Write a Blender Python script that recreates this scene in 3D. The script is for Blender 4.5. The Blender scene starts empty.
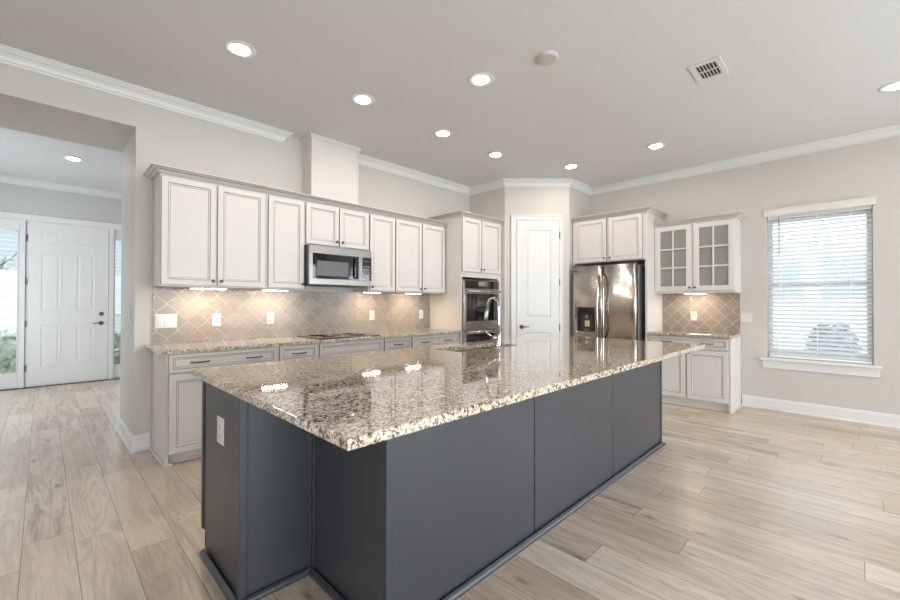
import bpy, bmesh, math, random
from mathutils import Matrix, Vector
random.seed(7)
C = bpy.context.scene.collection
scene = bpy.context.scene
PI = math.pi

# ------------------------------------------------------------------ camera, sky, exposure
EYE = 1.2759
cam_d = bpy.data.cameras.new('camera')
cam = bpy.data.objects.new('camera', cam_d)
C.objects.link(cam)
cam_d.sensor_width = 36.0
cam_d.lens = 406.5 / 900 * 36.0
cam_d.clip_start = 0.02
cam.matrix_world = (Matrix.Translation((0, 0, EYE)) @ Matrix.Rotation(0.7837 - PI / 2, 4, 'Z')
                    @ Matrix.Rotation(PI / 2 + 0.0089, 4, 'X') @ Matrix.Rotation(0.0020, 4, 'Z'))
scene.camera = cam
scene.view_settings.view_transform = 'Standard'
scene.view_settings.look = 'None'
scene.view_settings.exposure = -0.88
scene.view_settings.gamma = 1.0
scene.view_settings.use_curve_mapping = False
scene.cycles.use_denoising = True
scene.cycles.max_bounces = 10
scene.cycles.diffuse_bounces = 6
scene.cycles.transparent_max_bounces = 12
scene.cycles.sample_clamp_indirect = 6.0
scene.cycles.caustics_reflective = False
scene.cycles.caustics_refractive = False

SKY = 5.0            # brightness of the overcast sky
DOWN = 320.0         # ceiling downlight lens
STRIP = 230.0         # under-cabinet strip

world = bpy.data.worlds.new('sky')
scene.world = world
world.use_nodes = True
wn, wl = world.node_tree.nodes, world.node_tree.links
wn.clear()
w_out = wn.new('ShaderNodeOutputWorld')
w_bg = wn.new('ShaderNodeBackground')
w_tc = wn.new('ShaderNodeTexCoord')
w_sep = wn.new('ShaderNodeSeparateXYZ')
w_ramp = wn.new('ShaderNodeValToRGB')
w_ramp.color_ramp.elements[0].position = 0.0
w_ramp.color_ramp.elements[0].color = (0.97, 0.985, 1.0, 1)
w_ramp.color_ramp.elements[1].position = 0.8
w_ramp.color_ramp.elements[1].color = (0.76, 0.88, 1.0, 1)
wl.new(w_tc.outputs['Generated'], w_sep.inputs[0])
wl.new(w_sep.outputs['Z'], w_ramp.inputs[0])
wl.new(w_ramp.outputs[0], w_bg.inputs['Color'])
w_bg.inputs['Strength'].default_value = SKY
wl.new(w_bg.outputs[0], w_out.inputs[0])


sun_d = bpy.data.lights.new('sun', 'SUN')
sun_d.energy = 2.5
sun_d.angle = 0.03
sun_d.color = (1.0, 0.97, 0.93)
sun = bpy.data.objects.new('sun', sun_d)
C.objects.link(sun)
sun.rotation_euler = Vector((0.42, 0.62, -0.85)).to_track_quat('-Z', 'Y').to_euler()


def portal(loc, direction, sx, sy):
    """marks a window opening for sky light sampling"""
    d = bpy.data.lights.new('daylight_portal', 'AREA')
    d.shape = 'RECTANGLE'
    d.size, d.size_y = sx, sy
    d.cycles.is_portal = True
    o = bpy.data.objects.new('daylight_portal', d)
    C.objects.link(o)
    o.location = loc
    o.rotation_euler = Vector(direction).to_track_quat('-Z', 'Z').to_euler()


portal((6.40, 0.31, 1.50), (-1, 0, 0), 0.95, 1.75)


def daylight_fill(loc, direction, sx, sy, watts, col):
    """area lamp added at an unseen window opening to brighten the interior"""
    d = bpy.data.lights.new('window_fill_lamp', 'AREA')
    d.shape = 'RECTANGLE'
    d.size, d.size_y = sx, sy
    d.energy = watts
    d.color = col
    o = bpy.data.objects.new('window_fill_lamp', d)
    C.objects.link(o)
    o.location = loc
    o.rotation_euler = Vector(direction).to_track_quat('-Z', 'Z').to_euler()


DAY_FILL = (0.87, 0.94, 1.0)  # tint of the lamps added at unseen windows as interior fill
daylight_fill((6.36, -2.00, 1.49), (-1, 0, 0), 1.15, 1.68, 115, DAY_FILL)
daylight_fill((-1.8, -3.93, 1.25), (0, 1, 0), 2.7, 2.4, 222, DAY_FILL)
daylight_fill((1.5, -3.93, 1.25), (0, 1, 0), 2.7, 2.4, 222, DAY_FILL)
daylight_fill((4.65, -3.93, 1.25), (0, 1, 0), 2.6, 2.4, 222, DAY_FILL)
daylight_fill((-3.73, -1.6, 1.49), (1, 0, 0), 1.5, 1.68, 115, DAY_FILL)
daylight_fill((-2.33, 7.2, 1.5), (1, 0, 0), 1.1, 1.75, 250, (0.84, 0.92, 1.0))
portal((-0.395, 8.93, 1.29), (0, -1, 0), 0.28, 2.15)
portal((0.985, 8.93, 1.29), (0, -1, 0), 0.28, 2.15)


# ------------------------------------------------------------------ materials
def lin(h):
    h = h.lstrip('#')
    v = [int(h[i:i + 2], 16) / 255 for i in (0, 2, 4)]
    return tuple(((c + 0.055) / 1.055) ** 2.4 if c > 0.04045 else c / 12.92 for c in v) + (1,)


class NT:
    """small node-tree helper"""
    def __init__(self, name):
        self.m = bpy.data.materials.new(name)
        self.m.use_nodes = True
        self.t = self.m.node_tree
        self.n, self.l = self.t.nodes, self.t.links
        self.n.clear()
        self.out = self.n.new('ShaderNodeOutputMaterial')

    def node(self, typ, **kw):
        nd = self.n.new(typ)
        for k, v in kw.items():
            if k in nd.inputs:
                self.put(nd.inputs[k], v)
            else:
                setattr(nd, k, v)
        return nd

    def put(self, sock, v):
        if isinstance(v, bpy.types.NodeSocket):
            self.l.new(v, sock)
        else:
            sock.default_value = v

    def math(self, op, a, b=None, c=None):
        nd = self.n.new('ShaderNodeMath')
        nd.operation = op
        for i, v in enumerate((a, b, c)):
            if v is not None:
                self.put(nd.inputs[i], v)
        return nd.outputs[0]

    def mix(self, fac, a, b, blend='MIX'):
        nd = self.n.new('ShaderNodeMix')
        nd.data_type = 'RGBA'
        nd.blend_type = blend
        self.put(nd.inputs[0], fac)
        self.put(nd.inputs[6], a)
        self.put(nd.inputs[7], b)
        return nd.outputs[2]

    def ramp(self, fac, stops, interp='LINEAR'):
        nd = self.n.new('ShaderNodeValToRGB')
        cr = nd.color_ramp
        cr.interpolation = interp
        while len(cr.elements) < len(stops):
            cr.elements.new(0.5)
        for e, (p, c) in zip(cr.elements, stops):
            e.position = p
            e.color = c
        self.put(nd.inputs[0], fac)
        return nd.outputs[0]

    def combine(self, x, y, z=0.0):
        nd = self.n.new('ShaderNodeCombineXYZ')
        self.put(nd.inputs[0], x); self.put(nd.inputs[1], y); self.put(nd.inputs[2], z)
        return nd.outputs[0]

    def pos(self):
        g = self.n.new('ShaderNodeNewGeometry')
        return g.outputs['Position']

    def obj(self):
        g = self.n.new('ShaderNodeTexCoord')
        return g.outputs['Object']

    def noise(self, vec, scale, detail=3.0, rough=0.5, dist=0.0):
        nd = self.node('ShaderNodeTexNoise', Scale=scale, Detail=detail, Roughness=rough, Distortion=dist)
        self.l.new(vec, nd.inputs['Vector'])
        return nd.outputs[0]

    def bump(self, h, strength, dist=0.01):
        nd = self.node('ShaderNodeBump', Strength=strength, Distance=dist)
        self.put(nd.inputs['Height'], h)
        return nd.outputs[0]

    def principled(self, **kw):
        nd = self.n.new('ShaderNodeBsdfPrincipled')
        for k, v in kw.items():
            self.put(nd.inputs[k.replace('_', ' ')], v)
        self.l.new(nd.outputs[0], self.out.inputs[0])
        return nd


def paint(name, hexc, rough=0.5, vary=0.03, bump=0.0, bscale=250.0, spec=0.5, coat=0.0):
    t = NT(name)
    c = lin(hexc)
    n = t.noise(t.obj(), 3.5, 3)
    c2 = tuple(x * (1 - vary) for x in c[:3]) + (1,)
    col = t.mix(n, c, c2)
    p = t.principled(Base_Color=col, Roughness=rough)
    p.inputs['Specular IOR Level'].default_value = spec
    p.inputs['Coat Weight'].default_value = coat
    if bump:
        t.put(p.inputs['Normal'], t.bump(t.noise(t.obj(), bscale, 2), bump, 0.002))
    return t.m


def metal(name, hexc, rough=0.25, stretch=(1, 1, 1), scale=60.0, amp=0.10, wave=0.0):
    t = NT(name)
    mp = t.node('ShaderNodeMapping')
    mp.inputs['Scale'].default_value = stretch
    t.l.new(t.obj(), mp.inputs['Vector'])
    n = t.noise(mp.outputs[0], scale, 4)
    r = t.math('MULTIPLY_ADD', n, amp, rough - amp / 2)
    p = t.principled(Base_Color=lin(hexc), Metallic=1.0, Roughness=r)
    h = n
    if wave:
        h2 = t.noise(t.obj(), 3.2, 1)
        t.put(p.inputs['Normal'], t.bump(h2, wave, 0.05))
    return t.m


def brushed_door(name, hexc):
    t = NT(name)
    mp = t.node('ShaderNodeMapping')
    mp.inputs['Scale'].default_value = (2, 2, 300)
    t.l.new(t.obj(), mp.inputs['Vector'])
    n = t.noise(mp.outputs[0], 3, 3)
    tg = t.node('ShaderNodeTangent', direction_type='RADIAL', axis='Z')
    p = t.principled(Base_Color=lin(hexc), Metallic=1.0, Roughness=t.math('MULTIPLY_ADD', n, 0.06, 0.24))
    p.inputs['Anisotropic'].default_value = 0.8
    p.inputs['Anisotropic Rotation'].default_value = 0.25
    t.l.new(tg.outputs[0], p.inputs['Tangent'])
    h2 = t.noise(t.combine(t.node('ShaderNodeSeparateXYZ', Vector=t.obj()).outputs[0], 0.0, 0.0), 6.0, 1)
    t.put(p.inputs['Normal'], t.bump(h2, 0.25, 0.02))
    return t.m


def emit(name, col, strength):
    t = NT(name)
    n = t.noise(t.obj(), 20, 1)
    c2 = tuple(x * 0.97 for x in col[:3]) + (1,)
    e = t.node('ShaderNodeEmission', Color=t.mix(n, col, c2), Strength=strength)
    t.l.new(e.outputs[0], t.out.inputs[0])
    return t.m


def glass(name, tint=(1, 1, 1, 1), refl=0.06, haze=0.0, hazecol=(0.8, 0.85, 0.82, 1)):
    """thin pane: mostly clear, a little mirror"""
    t = NT(name)
    tr = t.node('ShaderNodeBsdfTransparent', Color=tint)
    gl = t.node('ShaderNodeBsdfGlossy', Roughness=0.02)
    fr = t.node('ShaderNodeLayerWeight', Blend=0.25)
    n = t.noise(t.obj(), 5, 1)
    k = t.math('MULTIPLY_ADD', fr.outputs['Fresnel'], 0.5, t.math('MULTIPLY_ADD', n, 0.01, refl - 0.01))
    mx = t.node('ShaderNodeMixShader')
    t.put(mx.inputs[0], k)
    base = tr.outputs[0]
    if haze:
        df = t.node('ShaderNodeBsdfDiffuse', Color=hazecol)
        m2 = t.node('ShaderNodeMixShader')
        m2.inputs[0].default_value = haze
        t.l.new(tr.outputs[0], m2.inputs[1]); t.l.new(df.outputs[0], m2.inputs[2])
        base = m2.outputs[0]
    t.l.new(base, mx.inputs[1])
    t.l.new(gl.outputs[0], mx.inputs[2])
    t.l.new(mx.outputs[0], t.out.inputs[0])
    return t.m


def floor_material():
    t = NT('oak_plank_floor')
    sp = t.node('ShaderNodeSeparateXYZ')
    t.l.new(t.pos(), sp.inputs[0])
    W, L = 0.197, 1.32
    xs = t.math('DIVIDE', t.math('ADD', sp.outputs[0], 0.065 + W * 60), W)
    i = t.math('FLOOR', xs)
    fx = t.math('FRACT', xs)
    wn1 = t.node('ShaderNodeTexWhiteNoise', noise_dimensions='1D')
    t.put(wn1.inputs['W'], i)
    ys = t.math('ADD', t.math('DIVIDE', t.math('ADD', sp.outputs[1], 40.0), L), t.math('MULTIPLY', wn1.outputs[0], 5.0))
    j = t.math('FLOOR', ys)
    fy = t.math('FRACT', ys)
    wn2 = t.node('ShaderNodeTexWhiteNoise', noise_dimensions='2D')
    t.put(wn2.inputs['Vector'], t.combine(i, j))
    rnd = wn2.outputs[0]
    wn3 = t.node('ShaderNodeTexWhiteNoise', noise_dimensions='2D')
    t.put(wn3.inputs['Vector'], t.combine(t.math('ADD', i, 17.3), j))
    rnd2 = wn3.outputs[0]
    ex = t.math('MULTIPLY', t.math('MINIMUM', fx, t.math('SUBTRACT', 1.0, fx)), W)
    ey = t.math('MULTIPLY', t.math('MINIMUM', fy, t.math('SUBTRACT', 1.0, fy)), L)
    e = t.math('MINIMUM', ex, ey)
    seam = t.math('LESS_THAN', e, 0.0013)
    # grain in each plank's own space
    off = t.math('MULTIPLY', rnd, 37.0)
    X_, Y_ = sp.outputs[0], sp.outputs[1]
    broad = t.noise(t.combine(t.math('MULTIPLY', X_, 17.0), t.math('MULTIPLY', Y_, 1.5), off), 1.0, 6, 0.65, 0.5)
    low = t.noise(t.combine(t.math('MULTIPLY', X_, 5.5), t.math('MULTIPLY', Y_, 0.75), off), 1.0, 2, 0.4, 0.3)
    cath = t.math('MULTIPLY_ADD', t.math('SINE', t.math('MULTIPLY', low, 95.0)), 0.5, 0.5)
    cath = t.math('POWER', cath, 3.0)
    fine = t.noise(t.combine(t.math('MULTIPLY', X_, 240.0), t.math('MULTIPLY', Y_, 8.0), off), 1.0, 3, 0.6)
    vo = t.node('ShaderNodeTexVoronoi', Scale=1.0)
    t.put(vo.inputs['Vector'], t.combine(t.math('MULTIPLY', X_, 6.8), t.math('MULTIPLY', Y_, 2.6), off))
    knot = t.math('SUBTRACT', 1.0, t.math('SMOOTH_MIN', t.math('DIVIDE', vo.outputs['Distance'], 0.16), 1.0, 0.2))
    knot = t.math('MULTIPLY', t.math('MAXIMUM', knot, 0.0), t.math('GREATER_THAN', rnd2, 0.35))
    base = t.ramp(rnd, [(0.0, lin('#dac7b4')), (0.25, lin('#cfbaa3')), (0.5, lin('#e0d0bf')), (0.75, lin('#c7b19b')), (1.0, lin('#dccab7'))])
    streak = t.ramp(broad, [(0.34, (1, 1, 1, 1)), (0.56, (0, 0, 0, 1))])
    amt = t.math('MULTIPLY_ADD', t.math('POWER', rnd2, 3.0), 0.62, 0.26)
    c = t.mix(t.math('MULTIPLY', streak, amt), base, lin('#75655a'))
    c = t.mix(t.math('MULTIPLY', cath, t.math('MULTIPLY_ADD', rnd, 0.16, 0.10)), c, lin('#84745f'))
    c = t.mix(t.math('MULTIPLY', t.math('MAXIMUM', t.math('SUBTRACT', fine, 0.5), 0.0), 1.1), c, lin('#efe6dc'))
    c = t.mix(t.math('MULTIPLY', t.math('MAXIMUM', t.math('SUBTRACT', 0.45, fine), 0.0), 1.3), c, lin('#6b5b4e'))
    c = t.mix(t.math('MULTIPLY', knot, 0.85), c, lin('#5b4d44'))
    c = t.mix(t.math('MULTIPLY', seam, 0.85), c, lin('#453c36'))
    rg = t.math('MULTIPLY_ADD', fine, 0.10, 0.25)
    p = t.principled(Base_Color=c, Roughness=rg)
    p.inputs['Specular IOR Level'].default_value = 0.85
    hgt = t.math('SUBTRACT', t.math('MULTIPLY', fine, 0.35), t.math('MULTIPLY', seam, 1.2))
    t.put(p.inputs['Normal'], t.bump(hgt, 0.25, 0.0015))
    return t.m


def granite_material():
    t = NT('speckled_granite')
    o = t.pos()
    v1 = t.node('ShaderNodeTexVoronoi', Scale=150.0)
    nv = t.node('ShaderNodeTexNoise', Scale=60.0, Detail=2.0)
    t.l.new(o, nv.inputs['Vector'])
    va = t.node('ShaderNodeVectorMath', operation='MULTIPLY_ADD')
    t.l.new(nv.outputs['Color'], va.inputs[0])
    va.inputs[1].default_value = (0.010, 0.010, 0.010)
    t.l.new(o, va.inputs[2])
    t.l.new(va.outputs[0], v1.inputs['Vector'])
    s = t.node('ShaderNodeSeparateColor')
    t.l.new(v1.outputs['Color'], s.inputs[0])
    clump = t.noise(o, 9.0, 4, 0.6, 0.6)
    clump2 = t.noise(o, 48.0, 3, 0.6)
    k = t.math('ADD', t.math('MULTIPLY', s.outputs[0], 0.50),
               t.math('ADD', t.math('MULTIPLY', clump2, 0.75), t.math('MULTIPLY', clump, 0.35)))
    k = t.math('SUBTRACT', k, 0.30)
    c = t.ramp(k, [(0.10, lin('#2a2725')), (0.24, lin('#4a4440')), (0.33, lin('#8f8075')), (0.45, lin('#c6ad90')),
                   (0.56, lin('#dcc6a9')), (0.68, lin('#e2d8cb')), (0.85, lin('#ece7e0'))])
    big = t.node('ShaderNodeTexVoronoi', Scale=75.0)
    t.l.new(va.outputs[0], big.inputs['Vector'])
    s2 = t.node('ShaderNodeSeparateColor')
    t.l.new(big.outputs['Color'], s2.inputs[0])
    blk = t.math('MULTIPLY', t.math('GREATER_THAN', s2.outputs[1], 0.77), t.math('GREATER_THAN', s.outputs[1], 0.35))
    c = t.mix(t.math('MULTIPLY', blk, 0.85), c, lin('#2b2826'))
    p = t.principled(Base_Color=c, Roughness=0.04)
    p.inputs['Specular IOR Level'].default_value = 0.75
    p.inputs['Coat Weight'].default_value = 0.5
    p.inputs['Coat Roughness'].default_value = 0.03
    return t.m


def siding_material(name, hexc):
    t = NT(name)
    sp = t.node('ShaderNodeSeparateXYZ')
    t.l.new(t.pos(), sp.inputs[0])
    f = t.math('FRACT', t.math('DIVIDE', sp.outputs[2], 0.18))
    c = t.mix(t.math('LESS_THAN', f, 0.12), lin(hexc), lin('#c9d0d4'))
    t.principled(Base_Color=c, Roughness=0.6)
    return t.m


def leaf_material(name, h1, h2):
    t = NT(name)
    c = t.mix(t.noise(t.pos(), 14, 3), lin(h1), lin(h2))
    t.principled(Base_Color=c, Roughness=0.6)
    return t.m


M = dict(
    wall=paint('wall_paint', '#cbc6c0', 0.55, 0.02, 0.15, 320),
    foyer=paint('foyer_paint', '#c8c7c7', 0.55, 0.02, 0.15, 320),
    ceil=paint('ceiling_paint', '#d9d9da', 0.7, 0.02, 0.2, 180),
    trim=paint('trim_white', '#e2e2e1', 0.35, 0.02),
    cab=paint('cabinet_white', '#dad5d1', 0.38, 0.02),
    glaze_shade=paint('cabinet_glaze_gap_shade', '#6a635d', 0.45, 0.05),
    island=paint('island_slate', '#3d3f45', 0.34, 0.08, 0.03, 400, spec=0.6),
    steel=metal('brushed_steel', '#b3afa9', 0.26, (1, 1, 40), 20, 0.10),
    mwsteel=metal('microwave_steel', '#9c9996', 0.30, (1, 1, 40), 20, 0.08),
    sinksteel=metal('sink_steel', '#77746f', 0.36, amp=0.06),
    screen=paint('microwave_screen', '#66656a', 0.35, 0.08),
    steelv=brushed_door('fridge_steel', '#c4bcb2'),
    chrome=metal('chrome', '#bdbab6', 0.14, amp=0.03),
    nickel=metal('dark_nickel', '#6f6a66', 0.30, amp=0.05),
    black=paint('black_plastic', '#17171a', 0.3, 0.1),
    blackglass=paint('black_glass', '#0b0b0d', 0.05, 0.1, spec=0.7, coat=0.5),
    ring=paint('burner_ring', '#3a3a3d', 0.25, 0.1),
    darkgrey=paint('dark_grey_panel', '#3b3c3e', 0.4, 0.1),
    grey=paint('grey_plastic', '#8c8d8e', 0.4, 0.1),
    plate=paint('switch_plate_white', '#dddbd8', 0.3, 0.01),
    tile1=paint('glazed_tile_taupe', '#9a8e83', 0.15, 0.06, spec=0.40),
    tile2=paint('glazed_tile_greige', '#94897f', 0.15, 0.06, spec=0.40),
    tile3=paint('glazed_tile_sand', '#9f9489', 0.15, 0.06, spec=0.40),
    grout=paint('tile_grout', '#e6dfd6', 0.8, 0.03),
    granite=granite_material(),
    floor=floor_material(),
    pane=glass('window_glass', (0.97, 0.99, 0.99, 1), 0.05),
    cabglass=glass('cabinet_glass', (0.94, 0.96, 0.94, 1), 0.05, 0.28, (0.66, 0.68, 0.65, 1)),
    seam=paint('island_seam_shade', '#1b1c1f', 0.6, 0.1),
    detector=paint('detector_beige', '#c6bdb4', 0.5, 0.02),
    valance=paint('valance_white', '#dddad6', 0.5, 0.02),
    lens=emit('downlight_glow', (1.0, 0.91, 0.80, 1), DOWN),
    strip=emit('strip_glow', (1.0, 0.82, 0.62, 1), STRIP),
    slat=paint('blind_slat_white', '#fbfbfb', 0.45, 0.01),
    duct=paint('vent_dark', '#26262a', 0.7, 0.1),
    note=paint('pale_note', '#d8cf7a', 0.6, 0.1),
    siding=siding_material('house_siding', '#a4adb4'),
    siding2=siding_material('house_siding_grey', '#eef1f3'),
    roof=paint('roof_shingle', '#6a6664', 0.9, 0.3),
    leaf=leaf_material('shrub_leaf', '#ccd3c2', '#a0ab96'),
    leaf2=leaf_material('shrub_leaf_grey', '#c3cad0', '#98a2ab'),
    bark=paint('bark', '#5a4a40', 0.9, 0.3),
    housepane=paint('house_window_glass', '#c3ccd3', 0.15, 0.1),
    lawn=leaf_material('lawn_grass', '#a3a990', '#8e967e'),
    drive=paint('concrete_drive', '#c9c6c0', 0.9, 0.1),
    carpaint=paint('car_white', '#9aa2aa', 0.2, 0.02, coat=0.6),
    tyre=paint('tyre_rubber', '#1d1d1f', 0.8, 0.1),
    threshold=metal('threshold_bronze', '#6a5d50', 0.4, amp=0.05),
)


# ------------------------------------------------------------------ mesh helpers
def slat_material():
    t = NT('blind_slat_white')
    p = t.node('ShaderNodeBsdfPrincipled', Roughness=0.45)
    n = t.noise(t.obj(), 6, 2)
    p.inputs['Base Color'].default_value = lin('#fbfbfb')
    t.put(p.inputs['Base Color'], t.mix(n, lin('#fdfdfd'), lin('#f6f6f6')))
    tl = t.node('ShaderNodeBsdfTranslucent', Color=lin('#f4f6f8'))
    mx = t.node('ShaderNodeMixShader')
    mx.inputs[0].default_value = 0.6
    t.l.new(p.outputs[0], mx.inputs[1]); t.l.new(tl.outputs[0], mx.inputs[2])
    t.l.new(mx.outputs[0], t.out.inputs[0])
    return t.m


M['slats'] = slat_material()


class MB:
    def __init__(self, *mats):
        self.bm = bmesh.new()
        self.mats = list(mats)
        self.T = Matrix.Identity(4)

    def mi(self, m):
        if m is None:
            return 0
        if m not in self.mats:
            self.mats.append(m)
        return self.mats.index(m)

    def poly(self, pts, m=None, smooth=False):
        vs = [self.bm.verts.new(self.T @ Vector(p)) for p in pts]
        f = self.bm.faces.new(vs)
        f.material_index = self.mi(m)
        f.smooth = smooth
        return f

    def box(self, x0, x1, y0, y1, z0, z1, m=None, bev=0.0, seg=1):
        if x0 > x1: x0, x1 = x1, x0
        if y0 > y1: y0, y1 = y1, y0
        if z0 > z1: z0, z1 = z1, z0
        P = [(x, y, z) for z in (z0, z1) for y in (y0, y1) for x in (x0, x1)]
        vs = [self.bm.verts.new(self.T @ Vector(p)) for p in P]
        fs = []
        for q in ((0, 2, 3, 1), (4, 5, 7, 6), (0, 1, 5, 4), (2, 6, 7, 3), (0, 4, 6, 2), (1, 3, 7, 5)):
            f = self.bm.faces.new([vs[k] for k in q])
            f.material_index = self.mi(m)
            fs.append(f)
        if bev > 0:
            es = list({e for f in fs for e in f.edges})
            bmesh.ops.bevel(self.bm, geom=es, offset=bev, segments=seg, affect='EDGES', profile=0.5, clamp_overlap=True)
        return self

    def prism(self, pts, d, m=None, smooth=False):
        """closed outline pts (3-D, planar) extruded by vector d"""
        d = Vector(d)
        a = [Vector(p) for p in pts]
        b = [p + d for p in a]
        va = [self.bm.verts.new(self.T @ p) for p in a]
        vb = [self.bm.verts.new(self.T @ p) for p in b]
        k = self.mi(m)
        n = len(a)
        f = self.bm.faces.new(va[::-1]); f.material_index = k
        f = self.bm.faces.new(vb); f.material_index = k
        for i in range(n):
            f = self.bm.faces.new((va[i], va[(i + 1) % n], vb[(i + 1) % n], vb[i]))
            f.material_index = k
            f.smooth = smooth
        return self

    def rings(self, rings, m=None, closed=True, cap=True, smooth=True, mats=None, pm=None):
        """loft between rings of equal length"""
        R = [[self.bm.verts.new(self.T @ Vector(p)) for p in r] for r in rings]
        n = len(R[0])
        for a in range(len(R) - 1):
            k = self.mi(mats[a] if mats else m)
            for i in range(n if closed else n - 1):
                j = (i + 1) % n
                f = self.bm.faces.new((R[a][i], R[a][j], R[a + 1][j], R[a + 1][i]))
                f.material_index = self.mi(pm[i]) if pm and pm[i] else k
                f.smooth = smooth
        if cap:
            f = self.bm.faces.new(R[0][::-1]); f.material_index = self.mi(mats[0] if mats else m)
            f = self.bm.faces.new(R[-1]); f.material_index = self.mi(mats[-1] if mats else m)
        return self

    def lathe(self, prof, origin, axis=(0, 0, 1), m=None, n=24, smooth=True):
        q = Vector((0, 0, 1)).rotation_difference(Vector(axis).normalized())
        o = Vector(origin)
        rr = []
        for r, z in prof:
            rr.append([o + q @ Vector((max(r, 1e-4) * math.cos(2 * PI * i / n), max(r, 1e-4) * math.sin(2 * PI * i / n), z)) for i in range(n)])
        return self.rings(rr, m, smooth=smooth)

    def tube(self, pts, r, m=None, n=12, smooth=True):
        pts = [Vector(p) for p in pts]
        rad = r if isinstance(r, (list, tuple)) else [r] * len(pts)
        rr = []
        up = None
        for i, p in enumerate(pts):
            t = (pts[min(i + 1, len(pts) - 1)] - pts[max(i - 1, 0)]).normalized()
            if up is None:
                up = t.orthogonal().normalized()
            up = (up - t * up.dot(t)).normalized()
            s = t.cross(up)
            rr.append([p + (up * math.cos(2 * PI * k / n) + s * math.sin(2 * PI * k / n)) * rad[i] for k in range(n)])
        return self.rings(rr, m, smooth=smooth)

    def panel(self, x0, x1, z0, z1, y, stile, th=0.02, m=None, g=None, flat=False):
        """framed cabinet door or drawer front facing -y, its front face at y"""
        w, h = x1 - x0, z1 - z0

        def R(ins, yy):
            return [(x0 + ins, yy, z0 + ins), (x1 - ins, yy, z0 + ins), (x1 - ins, yy, z1 - ins), (x0 + ins, yy, z1 - ins)]
        s = stile
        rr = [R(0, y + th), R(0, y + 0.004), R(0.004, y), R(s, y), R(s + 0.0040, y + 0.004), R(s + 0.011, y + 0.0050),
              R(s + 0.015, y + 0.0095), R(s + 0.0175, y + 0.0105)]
        mt = [g, m, m, g, m, m, g]  # glaze lines; on the door sides it paints in the gap shade
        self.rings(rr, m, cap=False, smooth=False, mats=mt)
        f = self.poly(R(s + 0.0175, y + 0.0105), m)
        self.poly(R(0, y + th)[::-1], m)
        return self

    def build(self, name, parent=None, loc=(0, 0, 0), rotz=0.0, mats=None, smooth_angle=None):
        me = bpy.data.meshes.new(name)
        bmesh.ops.remove_doubles(self.bm, verts=self.bm.verts, dist=1e-5)
        bmesh.ops.recalc_face_normals(self.bm, faces=self.bm.faces)
        self.bm.to_mesh(me)
        self.bm.free()
        for m in (mats or self.mats):
            me.materials.append(m)
        o = bpy.data.objects.new(name, me)
        C.objects.link(o)
        o.location = loc
        o.rotation_euler = (0, 0, rotz)
        if parent is not None:
            o.parent = parent
        return o


def tag(o, label=None, cat=None, group=None, kind=None):
    if label: o['label'] = label
    if cat: o['category'] = cat
    if group: o['group'] = group
    if kind: o['kind'] = kind
    return o


def thing(name, label, cat, loc=(0, 0, 0), rotz=0.0, group=None):
    o = bpy.data.objects.new(name, None)
    o.empty_display_size = 0.1
    C.objects.link(o)
    o.location = loc
    o.rotation_euler = (0, 0, rotz)
    return tag(o, label, cat, group)


def struct(name, mb, label=None):
    o = mb.build(name)
    o['kind'] = 'structure'
    if label: o['label'] = label
    return o


def copy_tree(o, parent=None):
    c = o.copy()
    C.objects.link(c)
    c.parent = parent
    for ch in list(o.children):
        copy_tree(ch, c)
    return c


def sweep(mb, path, prof, m, side=1, cap=True, pm=None):
    """path: XY corner points on the wall; prof: (outward, z) pairs; outward = left of travel * side"""
    P = [Vector((p[0], p[1])) for p in path]
    nrm = []
    for a, b in zip(P[:-1], P[1:]):
        d = (b - a).normalized()
        nrm.append(Vector((-d.y, d.x)) * side)
    rr = []
    for i, p in enumerate(P):
        if i == 0:
            o = nrm[0]
        elif i == len(P) - 1:
            o = nrm[-1]
        else:
            s = nrm[i - 1] + nrm[i]
            o = s / max(s.dot(nrm[i]), 0.2)
        rr.append([(p.x + o.x * q[0], p.y + o.y * q[0], q[1]) for q in prof])
    mb.rings(rr, m, closed=True, cap=cap, smooth=False, pm=pm)


# ------------------------------------------------------------------ room shell
H = 3.118
YW, XW = 4.3825, 6.225           # kitchen wall, fridge wall
YF = 8.77                        # front-door wall
XL, YR = -3.6, -3.8              # walls behind the camera
PX, PY0 = 4.85, 3.69             # pantry corner
DX, DY = 5.53, 3.01

mb = MB(M['floor']); mb.box(XL - .15, XW + .15, YR - .15, YF + .15, -.12, 0)
struct('floor', mb, 'wide oak plank floor')
mb = MB(M['ceil']); mb.box(XL - .15, XW + .15, YR - .15, YF + .15, H, H + .12)
struct('ceiling', mb, 'plain painted ceiling')


def wall_with_holes(mb, axis, a0, a1, p0, p1, z0, z1, holes, m=None):
    """axis 'x': wall runs along x between y=p0..p1; holes = (a, b, za, zb)"""
    cuts = sorted({a0, a1, *[h[0] for h in holes], *[h[1] for h in holes]})
    for u, v in zip(cuts[:-1], cuts[1:]):
        hs = sorted([h for h in holes if h[0] <= u + 1e-6 and h[1] >= v - 1e-6], key=lambda h: h[2])
        z = z0
        for h in hs:
            if h[2] > z + 1e-6:
                mb.box(u, v, p0, p1, z, h[2], m) if axis == 'x' else mb.box(p0, p1, u, v, z, h[2], m)
            z = h[3]
        if z < z1 - 1e-6:
            mb.box(u, v, p0, p1, z, z1, m) if axis == 'x' else mb.box(p0, p1, u, v, z, z1, m)


YB = 5.24      # back of the thick kitchen wall
mb = MB(M['wall'])
mb.box(0.56, XW + .15, YW, YB, 0, H)
mb.box(-1.9, 0.56, YW, YB, 2.796, H)
mb.box(XL - .15, -1.9, YW, YB, 0, H)
struct('wall_left', mb, 'painted kitchen wall with the wide cased-free opening to the foyer')

mb = MB(M['wall'])
wall_with_holes(mb, 'y', YR, DY, XW, XW + .15, 0, H, [(-.137, .757, .63, 2.345), (-2.6, -1.4, .63, 2.345)])
struct('wall_right', mb, 'painted wall behind the fridge and window')

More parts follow.
